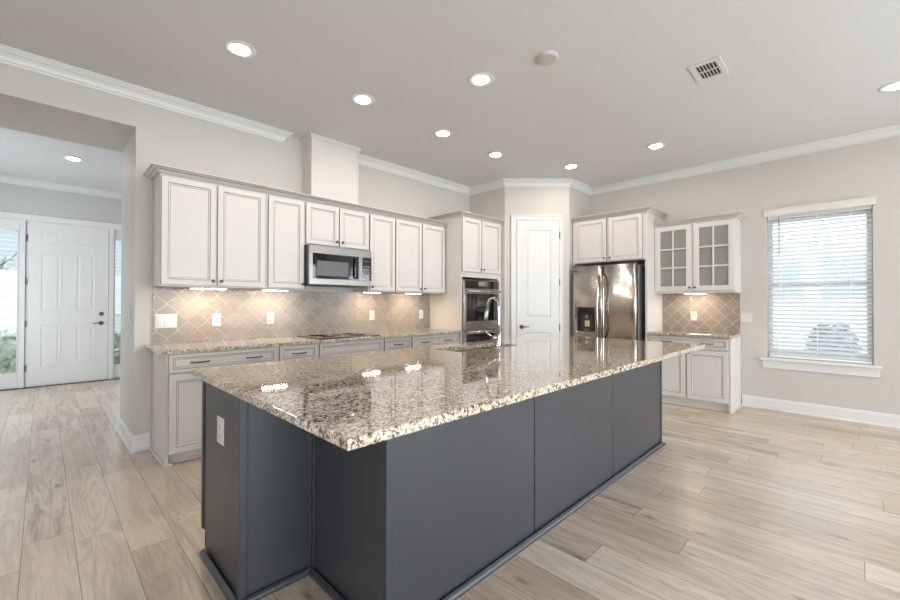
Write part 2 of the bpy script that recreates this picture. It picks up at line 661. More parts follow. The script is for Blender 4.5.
mb = MB(M['wall']); mb.prism([(PX, YW, 0), (PX, PY0, 0), (PX + .10, PY0 - .02, 0), (PX + .10, YW, 0)], (0, 0, H))
struct('wall_oven_side', mb, 'short wall beside the oven tower')
mb = MB(M['wall']); mb.prism([(PX, PY0, 0), (DX, DY, 0), (DX + .02, DY + .1, 0), (PX + .1, PY0 + .02, 0)], (0, 0, H))
struct('wall_pantry', mb, 'diagonal pantry wall around the door')
mb = MB(M['wall']); mb.prism([(DX, DY, 0), (XW + .15, DY, 0), (XW + .15, DY + .1, 0), (DX + .02, DY + .1, 0)], (0, 0, H))
struct('wall_fridge_side', mb, 'short wall beside the refrigerator')

mb = MB(M['wall'])
wall_with_holes(mb, 'x', XL, XW, YR - .15, YR, 0, H, [(-3.2, -.4, 0, 2.5), (.1, 2.9, 0, 2.5), (3.3, 6.0, 0, 2.5)])
struct('wall_rear', mb)
mb = MB(M['wall'])
wall_with_holes(mb, 'y', YR, YW, XL - .15, XL, 0, H, [(-2.4, -.8, .63, 2.345)])
struct('wall_west', mb)

mb = MB(M['foyer'])
FX0, FX1 = -2.2, 1.35
wall_with_holes(mb, 'x', FX0 - .15, FX1 + .15, YF, YF + .15, 0, H, [(-.60, 1.195, 0, 2.535)])
struct('wall_front', mb, 'foyer wall around the front door')
mb = MB(M['foyer'])
wall_with_holes(mb, 'y', YB, YF, FX0 - .15, FX0, 0, H, [(6.6, 7.8, .6, 2.4)])
struct('wall_foyer_left', mb)
mb = MB(M['foyer']); mb.box(FX1, FX1 + .15, YB, YF, 0, H)
struct('wall_foyer_right', mb)

# crown mouldings: profile (outward from the wall, z)
def crown_prof(z, s=1.0):
    p = [(0, -.102), (.012, -.102), (.014, -.095), (.012, -.088), (.012, -.083), (.022, -.081), (.024, -.074), (.030, -.056), (.044, -.038), (.060, -.028),
         (.062, -.021), (.072, -.019), (.074, -.012), (.086, -.010), (.086, 0), (0, 0)]
    return [(a * s, z + b * s) for a, b in p]


mb = MB(M['trim'])
sweep(mb, [(XL, YW), (1.82, YW), (1.82, YW + .004)], crown_prof(H - .001), M['trim'], side=-1)
struct('trim_1', mb, 'white crown moulding over the foyer opening')
mb = MB(M['trim'])
sweep(mb, [(2.66, YW), (PX, YW), (PX, PY0), (DX, DY), (XW, DY), (XW, YR)], crown_prof(H - .001), M['trim'], side=-1)
struct('trim_2', mb, 'white crown moulding round the pantry corner and window wall')
mb = MB(M['trim'])
sweep(mb, [(FX0, YF), (FX1, YF)], crown_prof(H - .001, .95), M['trim'], side=-1)
struct('trim_3', mb, 'white crown moulding over the front door')

# baseboards
base_prof = [(0, .001), (.022, .001), (.022, .016), (.016, .024), (.015, .118), (.011, .128), (.009, .138), (0, .140)]
mb = MB(M['trim'])
sweep(mb, [(.679, YW), (.56, YW), (.56, YB)], base_prof, M['trim'], side=1)
struct('baseboard_left', mb, 'white baseboard wrapped round the wall end by the foyer')
mb = MB(M['trim'])
sweep(mb, [(XW, 1.012), (XW, YR)], base_prof, M['trim'], side=-1)
struct('baseboard_right', mb, 'white baseboard under the blind window')
mb = MB(M['trim'])
sweep(mb, [(PX - 0, PY0 - 0), (PX + .060, PY0 - .060)], base_prof, M['trim'], side=-1)
struct('baseboard_pantry', mb)
mb = MB(M['trim'])
sweep(mb, [(FX0, YF), (-.66, YF)], base_prof, M['trim'], side=-1)
sweep(mb, [(1.255, YF), (FX1, YF)], base_prof, M['trim'], side=-1)
struct('baseboard_front', mb)

# ------------------------------------------------------------------ front door unit
d = thing('door_1', 'white six-panel front door', None, (-.175, YF, .012))
d['kind'] = 'structure'
DW, DH = .95, 2.49


def raised(mb, x0, x1, z0, z1, y, m):
    def R(i, yy):
        return [(x0 + i, yy, z0 + i), (x1 - i, yy, z0 + i), (x1 - i, yy, z1 - i), (x0 + i, yy, z1 - i)]
    mb.rings([R(0, y + .004), R(0, y - .002), R(.008, y - .003), R(.016, y + .003), R(.03, y + .003), R(.05, y - .002), R(.055, y - .002)], m, cap=False, smooth=False)
    mb.poly(R(.055, y - .002), m)


mb = MB(M['trim'])
mb.box(0, DW, .02, .065, 0, DH, bev=.002)
ob = mb.build('door_slab', d)
mb = MB(M['trim'])
for xa, xb in ((.155, .385), (.555, .785)):
    for za, zb in ((.285, .94), (1.135, 2.03), (2.17, 2.345)):
        raised(mb, xa, xb, za, zb, .0185, M['trim'])
mb.build('door_panel', d)
for z in (.28, .95, 1.59, 2.24):
    mb = MB(M['nickel']); mb.lathe([(.007, 0), (.007, .1)], (-.004, .016, z - .05), m=M['nickel'], n=10)
    mb.box(0, .02, .0165, .0195, z - .05, z + .05)
    mb.build('hinge', d)
mb = MB(M['nickel'])
mb.lathe([(.032, 0), (.032, .008), (.024, .016), (.022, .022), (.001, .024)], (.862, .02, 1.085), (0, -1, 0))
mb.build('deadbolt', d)
mb = MB(M['nickel'])
mb.lathe([(.033, 0), (.033, .008), (.02, .016), (.012, .022), (.012, .05)], (.862, .02, .935), (0, -1, 0))
mb.tube([(.862, -.03, .935), (.83, -.034, .935), (.79, -.034, .937), (.75, -.032, .933)], [.011, .009, .008, .006])
mb.build('lever_handle', d)

mb = MB(M['trim'])     # casing and jambs of the whole unit
mb.box(-.66, 1.255, YF - .02, YF + .001, 2.515, 2.60, bev=.004)
mb.box(-.66, -.575, YF - .02, YF + .001, 0, 2.515, bev=.004)
mb.box(1.17, 1.255, YF - .02, YF + .001, 0, 2.515, bev=.004)
mb.box(-.60, 1.195, YF, YF + .14, 2.502, 2.535)
mb.box(-.243, -.182, YF, YF + .14, 0, 2.505, bev=.002)
mb.box(.780, .841, YF, YF + .14, 0, 2.505, bev=.002)
mb.box(-.60, -.57, YF, YF + .14, 0, 2.505)
mb.box(1.165, 1.195, YF, YF + .14, 0, 2.505)
mb.box(-.184, -.170, YF + .067, YF + .085, 0, 2.505); mb.box(.768, .782, YF + .067, YF + .085, 0, 2.505); mb.box(-.18, .78, YF + .067, YF + .085, 2.49, 2.505)
struct('trim_4', mb, 'white casing round the front door and sidelights')
mb = MB(M['threshold']); mb.box(-.60, 1.195, YF - .03, YF + .13, 0, .011, bev=.003)
struct('trim_5', mb, 'bronze threshold under the front door')

for nm, x0, x1, lab in (('window_2', -.568, -.245, 'tall glazed sidelight on the hinge side of the front door'),
                        ('window_3', .843, 1.163, 'tall narrow sidelight on the handle side of the front door')):
    w = thing(nm, lab, None, (x0, YF, .012)); w['kind'] = 'structure'
    W_ = x1 - x0
    a = (.015, W_ - .022) if nm == 'window_2' else (.022, W_ - .015)
    a = (.028, W_ - .012) if nm == 'window_2' else (.012, W_ - .028)
    mb = MB(M['trim'])
    mb.box(0, W_, .03, .075, 0, .225, bev=.002); mb.box(0, W_, .03, .075, 2.325, 2.49, bev=.002)
    mb.box(0, a[0], .03, .075, .225, 2.325); mb.box(a[1], W_, .03, .075, .225, 2.325)
    for q in (a[0], a[1] - .008):
        mb.box(q, q + .008, .022, .03, .225, 2.325)
    mb.box(a[0], a[1], .022, .03, .225, .233); mb.box(a[0], a[1], .022, .03, 2.317, 2.325)
    mb.build('window_frame', w)
    mb = MB(M['pane']); mb.box(a[0], a[1], .05, .056, .225, 2.325)
    mb.build('pane', w)

# ------------------------------------------------------------------ pantry door on the diagonal face
R45 = -PI / 4
pd = thing('door_2', 'white two-panel pantry door in the corner', None, (PX, PY0, 0), R45)
pd['kind'] = 'structure'
# local x runs along the diagonal, -y faces the room
def panel_door(mb, x0, x1, z0, z1, y, m):
    def R(i, yy):
        return [(x0 + i, yy, z0 + i), (x1 - i, yy, z0 + i), (x1 - i, yy, z1 - i), (x0 + i, yy, z1 - i)]
    mb.rings([R(0, y), R(.010, y + .006), R(.024, y + .006), R(.045, y + .001), R(.048, y + .001)], m, cap=False, smooth=False)
    mb.poly(R(.048, y + .001), m)


def framed_slab(mb, x0, x1, z0, z1, y0, y1, holes, m):
    """slab front at y0 with rectangular sunk panels (stacked vertically)"""
    zs = [z0]
    for h in holes:
        zs += [h[2], h[3]]
    zs.append(z1)
    for k in range(0, len(zs), 2):
        mb.box(x0, x1, y0, y1, zs[k], zs[k + 1], m)
    for h in holes:
        mb.box(x0, h[0], y0, y1, h[2], h[3], m)
        mb.box(h[1], x1, y0, y1, h[2], h[3], m)
        mb.box(h[0], h[1], y0 + .008, y1, h[2], h[3], m)


mb = MB(M['trim'])
mb.box(.178, .81, -.010, -.002, .012, 2.51)
mb.build('door_slab', pd)
mb = MB(M['trim'])
framed_slab(mb, .178, .81, .012, 2.51, -.024, -.0102, [(.304, .684, .26, .855), (.304, .684, 1.06, 2.37)], M['trim'])
for h in ((.304, .684, .26, .855), (.304, .684, 1.06, 2.37)):
    def R(i, yy):
        return [(h[0] + i, yy, h[2] + i), (h[1] - i, yy, h[2] + i), (h[1] - i, yy, h[3] - i), (h[0] + i, yy, h[3] - i)]
    mb.rings([R(0, -.024), R(.012, -.0165)], M['trim'], cap=False, smooth=False)
    mb.rings([R(.020, -.0163), R(.055, -.022), R(.057, -.022)], M['trim'], cap=False, smooth=False)
    mb.poly(R(.057, -.022), M['trim'])
mb.build('door_panel', pd)
for z in (.33, .927, 1.596, 2.296):
    mb = MB(M['nickel']); mb.lathe([(.007, 0), (.007, .1)], (.813, -.028, z - .05), n=10)
    mb.build('hinge', pd)
mb = MB(M['nickel'])
mb.lathe([(.031, 0), (.031, .006), (.022, .012), (.013, .016), (.012, .05)], (.25, -.024, .935), (0, -1, 0))
mb.tube([(.247, -.068, .935), (.28, -.071, .936), (.32, -.070, .938), (.355, -.066, .936)], [.013, .010, .009, .007])
mb.build('lever_handle', pd)
mb = MB(M['trim'])
for (xa, xb, za, zb) in ((.094, .174, .001, 2.592), (.814, .872, .001, 2.592)):
    mb.box(xa, xb, -.020, -.001, za, zb, bev=.003)
    mb.box(xa if xa < .5 else xb - .018, xa + .018 if xa < .5 else xb, -.028, -.018, za, zb, bev=.003)
mb.box(.174, .814, -.020, -.001, 2.514, 2.592, bev=.003)
mb.box(.094, .872, -.028, -.018, 2.574, 2.592, bev=.003)
mb.build('casing', pd)

# ------------------------------------------------------------------ cabinet parts
def knob(parent, x, y, z):
    mb = MB(M['nickel'])
    mb.lathe([(.009, 0), (.006, .004), (.005, .012), (.009, .016), (.0145, .021), (.0145, .025), (.009, .030), (.001, .031)], (x, y, z), (0, -1, 0), n=16)
    return mb.build('knob', parent)


def pull(parent, x, y, z, L=.13):
    mb = MB(M['nickel'])
    n = 12
    pts = [(x - L / 2 + L * i / n, y - .022 - .012 * math.sin(PI * i / n), z) for i in range(n + 1)]
    rad = [.0045 + .003 * math.sin(PI * i / n) + (.002 if i in (0, n) else 0) for i in range(n + 1)]
    mb.tube(pts, rad, n=10)
    for s in (-1, 1):
        xx = x + s * (L / 2 - .006)
        mb.lathe([(.008, 0), (.006, .004), (.0055, .024)], (xx, y, z), (0, -1, 0), n=12)
    return mb.build('pull', parent)


def door(parent, x0, x1, z0, z1, y, kn=None, kz=None, stile=.050):
    mb = MB(M['cab'], M['glaze_shade'])
    mb.panel(x0, x1, z0, z1, y, stile, .019, M['cab'], M['glaze_shade'])
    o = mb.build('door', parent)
    if kn is not None:
        knob(o, kn, y, kz)
    return o


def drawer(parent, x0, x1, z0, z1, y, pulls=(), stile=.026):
    mb = MB(M['cab'], M['glaze_shade'])
    mb.panel(x0, x1, z0, z1, y, stile, .019, M['cab'], M['glaze_shade'])
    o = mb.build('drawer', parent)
    for p in pulls:
        pull(o, p, y, (z0 + z1) / 2)
    return o


def cab_crown(mb, path, z, side=-1, s=1.0, closed_ends=True):
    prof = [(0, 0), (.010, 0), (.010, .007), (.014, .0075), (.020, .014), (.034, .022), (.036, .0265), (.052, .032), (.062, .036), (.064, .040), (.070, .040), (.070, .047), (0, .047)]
    g = M['glaze_shade']
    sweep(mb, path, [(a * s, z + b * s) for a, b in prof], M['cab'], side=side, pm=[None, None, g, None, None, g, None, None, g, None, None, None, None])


def upper(X0, X1, z0, z1, doors, label, depth=.352, group='white wall cabinets over the long counter'):
    """wall cabinet on the kitchen wall; doors = list of (x0, x1, knob x or None)"""
    t = thing('upper_cabinet', label, 'cabinet', (X0, YW, z0), 0, group)
    w, h = X1 - X0 - .001, z1 - z0
    mb = MB(M['cab'])
    mb.box(0, w, -(depth - .021), -.001, 0, h, bev=.0015)
    mb.box(.03, w - .03, -(depth - .05), -.03, -.003, 0)
    mb.build('body', t)
    for a, b, k in doors:
        door(t, a - X0, b - X0, .012, h - .022, -depth, None if k is None else k - X0, .062 if h < .6 else .054, .046)
    return t


Z0, Z1 = 1.418, 2.350
upper(.680, 1.531, Z0, Z1, [(.686, 1.092, 1.065), (1.104, 1.516, 1.131)], 'white two-door wall cabinet nearest the foyer opening')
upper(1.531, 1.922, Z0, Z1, [(1.548, 1.908, 1.884)], 'white single-door wall cabinet just before the microwave')
upper(1.922, 2.702, 1.888, Z1, [(1.930, 2.305, 2.275), (2.318, 2.690, 2.348)], 'short white two-door cabinet directly above the microwave')
upper(2.702, 3.090, Z0, Z1, [(2.716, 3.082, 2.742)], 'white single-door wall cabinet just past the microwave')
upper(3.090, 3.955, Z0, Z1, [(3.098, 3.522, 3.494), (3.535, 3.944, 3.563)], 'white two-door wall cabinet beside the oven tower')
mb = MB(M['cab'])
cab_crown(mb, [(.680, YW - .002), (.680, YW - .333), (3.9695, YW - .333)], Z1 + .001, side=-1)
mb.box(.680, 3.9695, YW - .333, YW - .002, Z1 + .004, Z1 + .012)
tag(mb.build('cabinet_crown'), 'white stepped crown moulding along the top of the long wall cabinets', 'molding')

# vent chase above the microwave
ch = thing('vent_chase', 'tall plain white box from the wall cabinets up to the ceiling', 'vent cover', (2.05, YW, Z1 + .0495))
hz = H - (Z1 + .0495) - .002
mb = MB(M['cab'])
mb.box(0, .59, -.212, -.001, 0, hz, bev=.0015)
mb.box(.0, .022, -.216, -.210, 0, hz); mb.box(.568, .59, -.216, -.210, 0, hz)
mb.build('body', ch)
mb = MB(M['cab'])
sweep(mb, [(0, -.001), (0, -.217), (.59, -.217), (.59, -.001)], [(0, hz - .045), (.004, hz - .045), (.006, hz - .035), (.020, hz - .018), (.022, hz), (0, hz)], M['cab'], side=-1)
mb.build('crown', ch)

# base cabinets along the kitchen wall
BF = 3.773


def base(X0, X1, drw, doors, label, pulls, end=False):
    t = thing('base_cabinet', label, 'cabinet', (X0, YW, 0), 0, 'white base cabinets under the long counter')
    w = X1 - X0 - .001
    dp = YW - BF
    mb = MB(M['cab'])
    mb.box(0, w, -(dp - .021), -.002, .1, .882)
    mb.box(.0, w, -(dp - .092), -.002, .001, .1)
    if end:
        mb.box(0, .019, -(dp - .021), -.002, .001, .1)
        mb.box(-.004, .0, -(dp - .021), -.024, .001, .882, bev=.001)
        mb.box(-.018, -.004, -(dp - .014), -.026, .001, .022, bev=.004)
        mb.box(-.018, .05, -(dp - .012), -(dp - .026), .001, .022, bev=.003)
    mb.build('body', t)
    mb = MB(M['cab'])
    mb.box(.02 if end else 0, w, -(dp - .080), -(dp - .092), .001, .1)
    mb.box(.02 if end else 0, w, -(dp - .066), -(dp - .080), .001, .02, bev=.004)
    mb.build('toe_kick', t)
    drawer(t, drw[0] - X0, drw[1] - X0, .728, .872, -dp, [p - X0 for p in pulls])
    for a, b, k in doors:
        door(t, a - X0, b - X0, .094, .712, -dp, k - X0, .672)
    return t


base(.685, 1.545, (.699, 1.530), [(.699, 1.108, 1.08), (1.120, 1.530, 1.148)], 'white base cabinet with a wide two-pull drawer at the foyer end', (.91, 1.33), end=True)
base(1.545, 1.945, (1.558, 1.929), [(1.558, 1.929, 1.90)], 'narrow white base cabinet with one pull left of the cooktop', (1.743,))
base(1.945, 2.731, (1.956, 2.717), [(1.956, 2.330, 2.302), (2.343, 2.717, 2.371)], 'white base cabinet with a plain handle-free front under the cooktop', ())
base(2.731, 3.137, (2.744, 3.125), [(2.744, 3.125, 2.772)], 'narrow white base cabinet with one pull right of the cooktop', (2.935,))
base(3.137, 3.966, (3.148, 3.955), [(3.148, 3.545, 3.517), (3.557, 3.955, 3.585)], 'white base cabinet with a two-pull drawer beside the oven tower', (3.35, 3.75))


def slab(mb, x0, x1, y0, y1, z0, z1, m):
    mb.box(x0, x1, y0, y1, z0, z1, m, bev=.004, seg=2)


mb = MB(M['granite'])
slab(mb, .625, 3.968, 3.735, YW - .001, .884, .914, M['granite'])
tag(mb.build('countertop'), 'speckled granite counter running along the tiled kitchen wall', 'countertop')

# cooktop
ct = thing('cooktop', 'black glass cooktop let into the wall counter below the microwave', 'cooktop', (1.975, 3.82, .9145))
mb = MB(M['blackglass']); mb.box(0, .74, 0, .50, 0, .008, bev=.002); mb.build('glass_top', ct)
for x, y, r in ((.17, .36, .10), (.17, .14, .075), (.53, .36, .075), (.53, .14, .10), (.35, .30, .06)):
    mb = MB(M['ring'])
    mb.lathe([(r, 0), (r, .0006), (r - .006, .0006), (r - .006, 0)], (x, y, .008), n=36)
    mb.build('burner_ring', ct)

# arabesque tile backsplash
def clip(poly, x0, x1, z0, z1):
    def cut(P, ins, inter):
        out = []
        for i in range(len(P)):
            a, b = P[i - 1], P[i]
            if ins(b):
                if not ins(a): out.append(inter(a, b))
                out.append(b)
            elif ins(a):
                out.append(inter(a, b))
        return out

    def ix(v):
        return lambda a, b: (v, a[1] + (b[1] - a[1]) * (v - a[0]) / (b[0] - a[0]))

    def iz(v):
        return lambda a, b: (a[0] + (b[0] - a[0]) * (v - a[1]) / (b[1] - a[1]), v)
    for ins, f in ((lambda p: p[0] >= x0, ix(x0)), (lambda p: p[0] <= x1, ix(x1)), (lambda p: p[1] >= z0, iz(z0)), (lambda p: p[1] <= z1, iz(z1))):
        if len(poly) < 3: return []
        poly = cut(poly, ins, f)
    return poly


def arabesque(w, h, tw=.160, th=.160, gr=.0020):
    mb = MB(M['grout'], M['tile1'], M['tile2'], M['tile3'])
    mb.box(0, w, -.007, 0, 0, h, M['grout'])
    k = .15 * th

    def bez(a, b, c, d, n=7):
        out = []
        for i in range(n):
            t = i / n
            out.append(tuple((1 - t) ** 3 * a[q] + 3 * t * (1 - t) ** 2 * b[q] + 3 * t * t * (1 - t) * c[q] + t ** 3 * d[q] for q in (0, 1)))
        return out
    hw, hh = tw / 2 , th / 2
    A, B_, C_, D = (0, hh), (hw, 0), (0, -hh), (-hw, 0)
    shape = (bez(A, (0, hh - k), (hw, k), B_) + bez(B_, (hw, -k), (0, -hh + k), C_)
             + bez(C_, (0, -hh + k), (-hw, -k), D) + bez(D, (-hw, k), (0, hh - k), A))
    # inset for grout
    n = len(shape)
    ins = []
    for i in range(n):
        a, b = Vector(shape[i - 1]), Vector(shape[(i + 1) % n])
        t = (b - a)
        t = t.normalized() if t.length > 1e-6 else Vector((1, 0))
        nn = Vector((t.y, -t.x))
        p = Vector(shape[i]) + nn * gr if i % 7 else Vector(shape[i]) * (1 - .045)
        ins.append((p.x, p.y))
    rnd = random.Random(3)
    for ii in range(-1, int(w / tw) + 3):
        for jj in range(-1, int(h / th) + 3):
            for o in (0, 1):
                cx, cz = ii * tw + o * hw + .03, jj * th + o * hh + .035
                m = rnd.choice((M['tile1'], M['tile1'], M['tile2'], M['tile3']))
                tx, tz = rnd.gauss(0, .006), rnd.gauss(0, .006)
                P = clip([(cx + x, cz + z) for x, z in ins], .001, w - .001, .001, h - .001)
                if len(P) < 3: continue
                Q = []
                for p in P:
                    if not Q or (abs(p[0] - Q[-1][0]) + abs(p[1] - Q[-1][1])) > 2e-4: Q.append(p)
                if len(Q) > 2 and abs(Q[0][0] - Q[-1][0]) + abs(Q[0][1] - Q[-1][1]) <= 2e-4: Q.pop()
                if len(Q) < 3: continue
                back = [(p[0], -.0066, p[1]) for p in Q]
                front = [(p[0], -.0095 + (p[0] - cx) * tx + (p[1] - cz) * tz, p[1]) for p in Q]
                vb = [mb.bm.verts.new(v) for v in back]
                vf = [mb.bm.verts.new(v) for v in front]
                mi = mb.mi(m)
                f = mb.bm.faces.new(vf); f.material_index = mi
                for i in range(len(Q)):
                    j = (i + 1) % len(Q)
                    f = mb.bm.faces.new((vb[i], vb[j], vf[j], vf[i])); f.material_index = mi
    return mb


mb = arabesque(3.286, .500)
tag(mb.build('backsplash', None, (.684, YW - .0008, .9155)), 'long taupe arabesque tile backsplash behind the cooktop counter', 'backsplash')


# plates
def plate(name, label, loc, rotz, w, h, holes, cat, group=None):
    """cover plate facing local -y; holes: list of ('outlet'|'rocker', x offset)"""
    t = thing(name, label, cat, loc, rotz, group)
    mb = MB(M['plate']); mb.box(-w / 2, w / 2, -.006, -.0005, -h / 2, h / 2, bev=.003, seg=2); mb.build('cover_plate', t)
    for kind, x in holes:
        if kind == 'rocker':
            mb = MB(M['plate']); mb.box(x - .017, x + .017, -.0085, -.0062, -.034, .034, bev=.001)
            mb.box(x - .012, x + .012, -.0105, -.008, -.028, .0, bev=.001)
            mb.build('rocker', t)
        else:
            for s in (-1, 1):
                mb = MB(M['plate'], M['darkgrey'])
                mb.lathe([(.017, 0), (.017, .002), (.001, .0022)], (x, -.0062, s * .02), (0, -1, 0), n=20)
                mb.box(x - .008, x - .005, -.0088, -.0082, s * .02 - .002, s * .02 + .008, M['darkgrey'])
                mb.box(x + .005, x + .008, -.0088, -.0082, s * .02 - .002, s * .02 + .008, M['darkgrey'])
                mb.lathe([(.003, 0), (.003, .0007)], (x, -.0082, s * .02 - .009), (0, -1, 0), m=M['darkgrey'], n=10)
                mb.build('socket', t)
    return t


TY = YW - .0120
plate('switch_plate', 'wide white three-rocker switch plate on the tile by the foyer end', (.785, TY, 1.115), 0, .168, .125, [('rocker', -.05), ('rocker', 0), ('rocker', .05)], 'switch')
plate('outlet', 'white duplex outlet on the tile beneath the first wall cabinet', (1.19, TY, 1.115), 0, .076, .125, [('outlet', 0)], 'outlet')
plate('outlet', 'white duplex outlet on the tile just before the cooktop', (1.70, TY, 1.12), 0, .076, .125, [('outlet', 0)], 'outlet')
plate('outlet', 'white duplex outlet on the tile just past the microwave', (2.972, TY, 1.125), 0, .076, .125, [('outlet', 0)], 'outlet')
plate('switch_plate', 'small white switch plate on the tile next to the oven tower', (3.80, TY, 1.125), 0, .076, .125, [('rocker', 0)], 'switch')
plate('switch_plate', 'pale switch plate on the wall end inside the foyer opening', (.5595, 4.62, 1.16), -PI / 2, .076, .12, [('rocker', 0)], 'switch')

# ------------------------------------------------------------------ microwave
mw = thing('microwave', 'stainless over-the-range microwave between the wall cabinets', 'microwave', (1.924, YW, 1.468))
mw_w, mw_h = .756, .413
mb = MB(M['darkgrey'], M['mwsteel'])
mb.box(0, mw_w, -.395, -.012, .012, mw_h, M['darkgrey'], bev=.002)
mb.box(.02, mw_w - .02, -.39, -.03, 0, .012, M['darkgrey'])
mb.build('body', mw)
mb = MB(M['mwsteel'])
F = -.435
mb.box(0, mw_w, F, -.397, .005, .068, bev=.003)
mb.box(0, mw_w, F, -.397, .328, mw_h - .002, bev=.003)
mb.box(0, .036, F, -.397, .0681, .3279)
mb.box(.586, .632, F, -.397, .0681, .3279)
mb.box(.752, mw_w, F, -.397, .0681, .3279)
mb.build('door_frame', mw)
mb = MB(M['blackglass']); mb.box(.0365, .5855, F + .004, -.398, .0685, .3275); mb.build('door_window', mw)
mb = MB(M['screen']); mb.box(.085, .455, F + .0025, F + .0038, .10, .255); mb.build('mesh_screen', mw)
mb = MB(M['blackglass']); mb.box(.6325, .7515, F + .003, -.398, .0685, .3275); mb.build('control_panel', mw)
mb = MB(M['grey'])
for r in range(5):
    for c in range(3):
        mb.box(.650 + c * .03, .670 + c * .03, F + .0015, F + .0029, .09 + r * .032, .104 + r * .032)
mb.box(.650, .730, F + .0015, F + .0029, .272, .30, M['darkgrey'])
mb.build('keypad', mw)
mb = MB(M['black'])
mb.tube([(.545, F + .004, .085), (.545, F - .03, .10), (.545, F - .036, .2), (.545, F - .03, .295), (.545, F + .004, .31)], [.012, .012, .011, .012, .012])
mb.build('handle', mw)
mb = MB(M['black'])
for k in range(14):
    mb.box(.03 + k * .05, .072 + k * .05, -.41, -.395, .001, .0045)
mb.build('vent_grille', mw)

# ------------------------------------------------------------------ oven tower
tw = thing('oven_cabinet', 'tall white oven tower at the end of the long counter', 'cabinet', (3.972, YW, 0))
TWX = .873
TD = YW - 3.75     # carcass front
mb = MB(M['cab'])
mb.box(0, TWX, -TD, -.002, .1, .16); mb.box(0, TWX, -TD, -.002, 1.64, 2.462, bev=.001)
mb.box(0, .022, -TD, -.002, .001, 1.64); mb.box(TWX - .075, TWX, -TD, -.002, .001, 1.64)
mb.box(.022, TWX - .075, -.03, -.002, 0.16, 1.64); mb.box(.022, TWX - .075, -TD + .06, -TD + .075, .001, .1)
mb.build('body', tw)
door(tw, .010, .402, 1.712, 2.448, -TD - .020, .375, 1.758)
door(tw, .414, .838, 1.712, 2.448, -TD - .020, .442, 1.758)
mb = MB(M['cab'])
cab_crown(mb, [(-.001, -.002), (-.001, -TD), (TWX, -TD)], 2.463, side=-1)
mb.box(0, TWX, -TD, -.002, 2.4635, 2.472)
mb.build('crown', tw)
drawer(tw, .012, .80, .170, .245, -TD - .020, (.25, .56))

ov = thing('wall_oven', 'stainless double wall oven built into the white tower', 'oven', (3.998, 3.745, .262))
OW, OH = .765, 1.345
mb = MB(M['steel']); mb.box(.004, OW - .004, .001, .52, 0, OH - .005); mb.build('body', ov)
zf = -.262
mb = MB(M['steel'], M['blackglass'])
mb.box(0, OW, -.022, 0, 1.475 + zf, 1.602 + zf, M['steel'], bev=.002)
mb.box(.03, OW - .03, -.0235, -.021, 1.485 + zf, 1.594 + zf, M['blackglass'])
mb.box(.30, .45, -.0240, -.0234, 1.52 + zf, 1.58 + zf, M['grey'])
mb.build('control_panel', ov)


def oven_door(z0, z1, wz0, wz1):
    mb = MB(M['steel'])
    mb.box(0, OW, -.03, -.001, z0, z1, bev=.002)
    o = mb.build('door', ov)
    mb = MB(M['blackglass']); mb.box(.045, OW - .045, -.0325, -.029, wz0, wz1); mb.build('door_window', o)
    mb = MB(M['chrome'])
    mb.tube([(.03, -.075, z1 - .022), (OW - .03, -.075, z1 - .022)], .0125, n=14)
    for x in (.06, OW - .06):
        mb.tube([(x, -.03, z1 - .022), (x, -.075, z1 - .022)], .009, n=10)
    mb.build('handle', o)


oven_door(.930 + zf, 1.470 + zf, 1.035 + zf, 1.415 + zf)
oven_door(.30 + zf, .915 + zf, .42 + zf, .855 + zf)

# ------------------------------------------------------------------ fridge bay and back-wall cabinets (local x runs towards the window)
RB = -PI / 2
fc = thing('fridge_cabinet', 'deep white two-door cabinet above the refrigerator', 'cabinet', (XW, 2.999, 1.868), RB)
FCW = 2.999 - 1.938
FD = XW - 5.60
mb = MB(M['cab'])
mb.box(0, FCW - .026, -(FD - .021), -.002, 0, .632, bev=.001)
mb.box(0, .022, -(FD - .021), -.002, -1.867, 0)
mb.box(FCW - .0255, FCW, -(FD - .021), -.002, -1.867, .632, bev=.001)
mb.build('body', fc)
door(fc, .040, .518, .010, .615, -FD, .492, .055)
door(fc, .553, 1.003, .010, .615, -FD, .579, .055)
mb = MB(M['cab'])
cab_crown(mb, [(-.000, -FD + .021), (FCW, -FD + .021), (FCW, -.002)], .633, side=-1)
mb.box(0, FCW, -FD + .021, -.002, .6335, .645)
mb.build('crown', fc)

fr = thing('refrigerator', 'stainless french-door refrigerator with a dark water dispenser', 'refrigerator', (XW, 2.948, 0), RB)
FW = .91
ff = -(XW - 5.50)
mb = MB(M['grey'])
mb.box(.004, FW - .004, -(XW - 5.575), -.03, .03, 1.795, bev=.004)
for x in (.06, FW - .06):
    for y in (-.08, -.58):
        mb.lathe([(.02, 0), (.02, .03)], (x, y, .0005), n=12)
mb.box(.02, FW - .02, -.64, -.60, .012, .05)
mb.build('body', fr)
fx0, fx1 = .448, .454


def curved_door(x0, x1, z0, z1, bow=.018):
    n = 14
    fr_pts = []
    for i in range(n + 1):
        u = i / n
        x = x0 + (x1 - x0) * u
        ex = min(u, 1 - u) * (x1 - x0)
        y = ff + bow * (1 - math.sin(PI * u) ** .6) * .5 + (.008 * max(0, 1 - ex / .012))
        fr_pts.append((x, y))
    out = fr_pts + [(x1, ff + .066), (x0, ff + .066)]
    return [(x, y, z0) for x, y in out], (0, 0, z1 - z0)


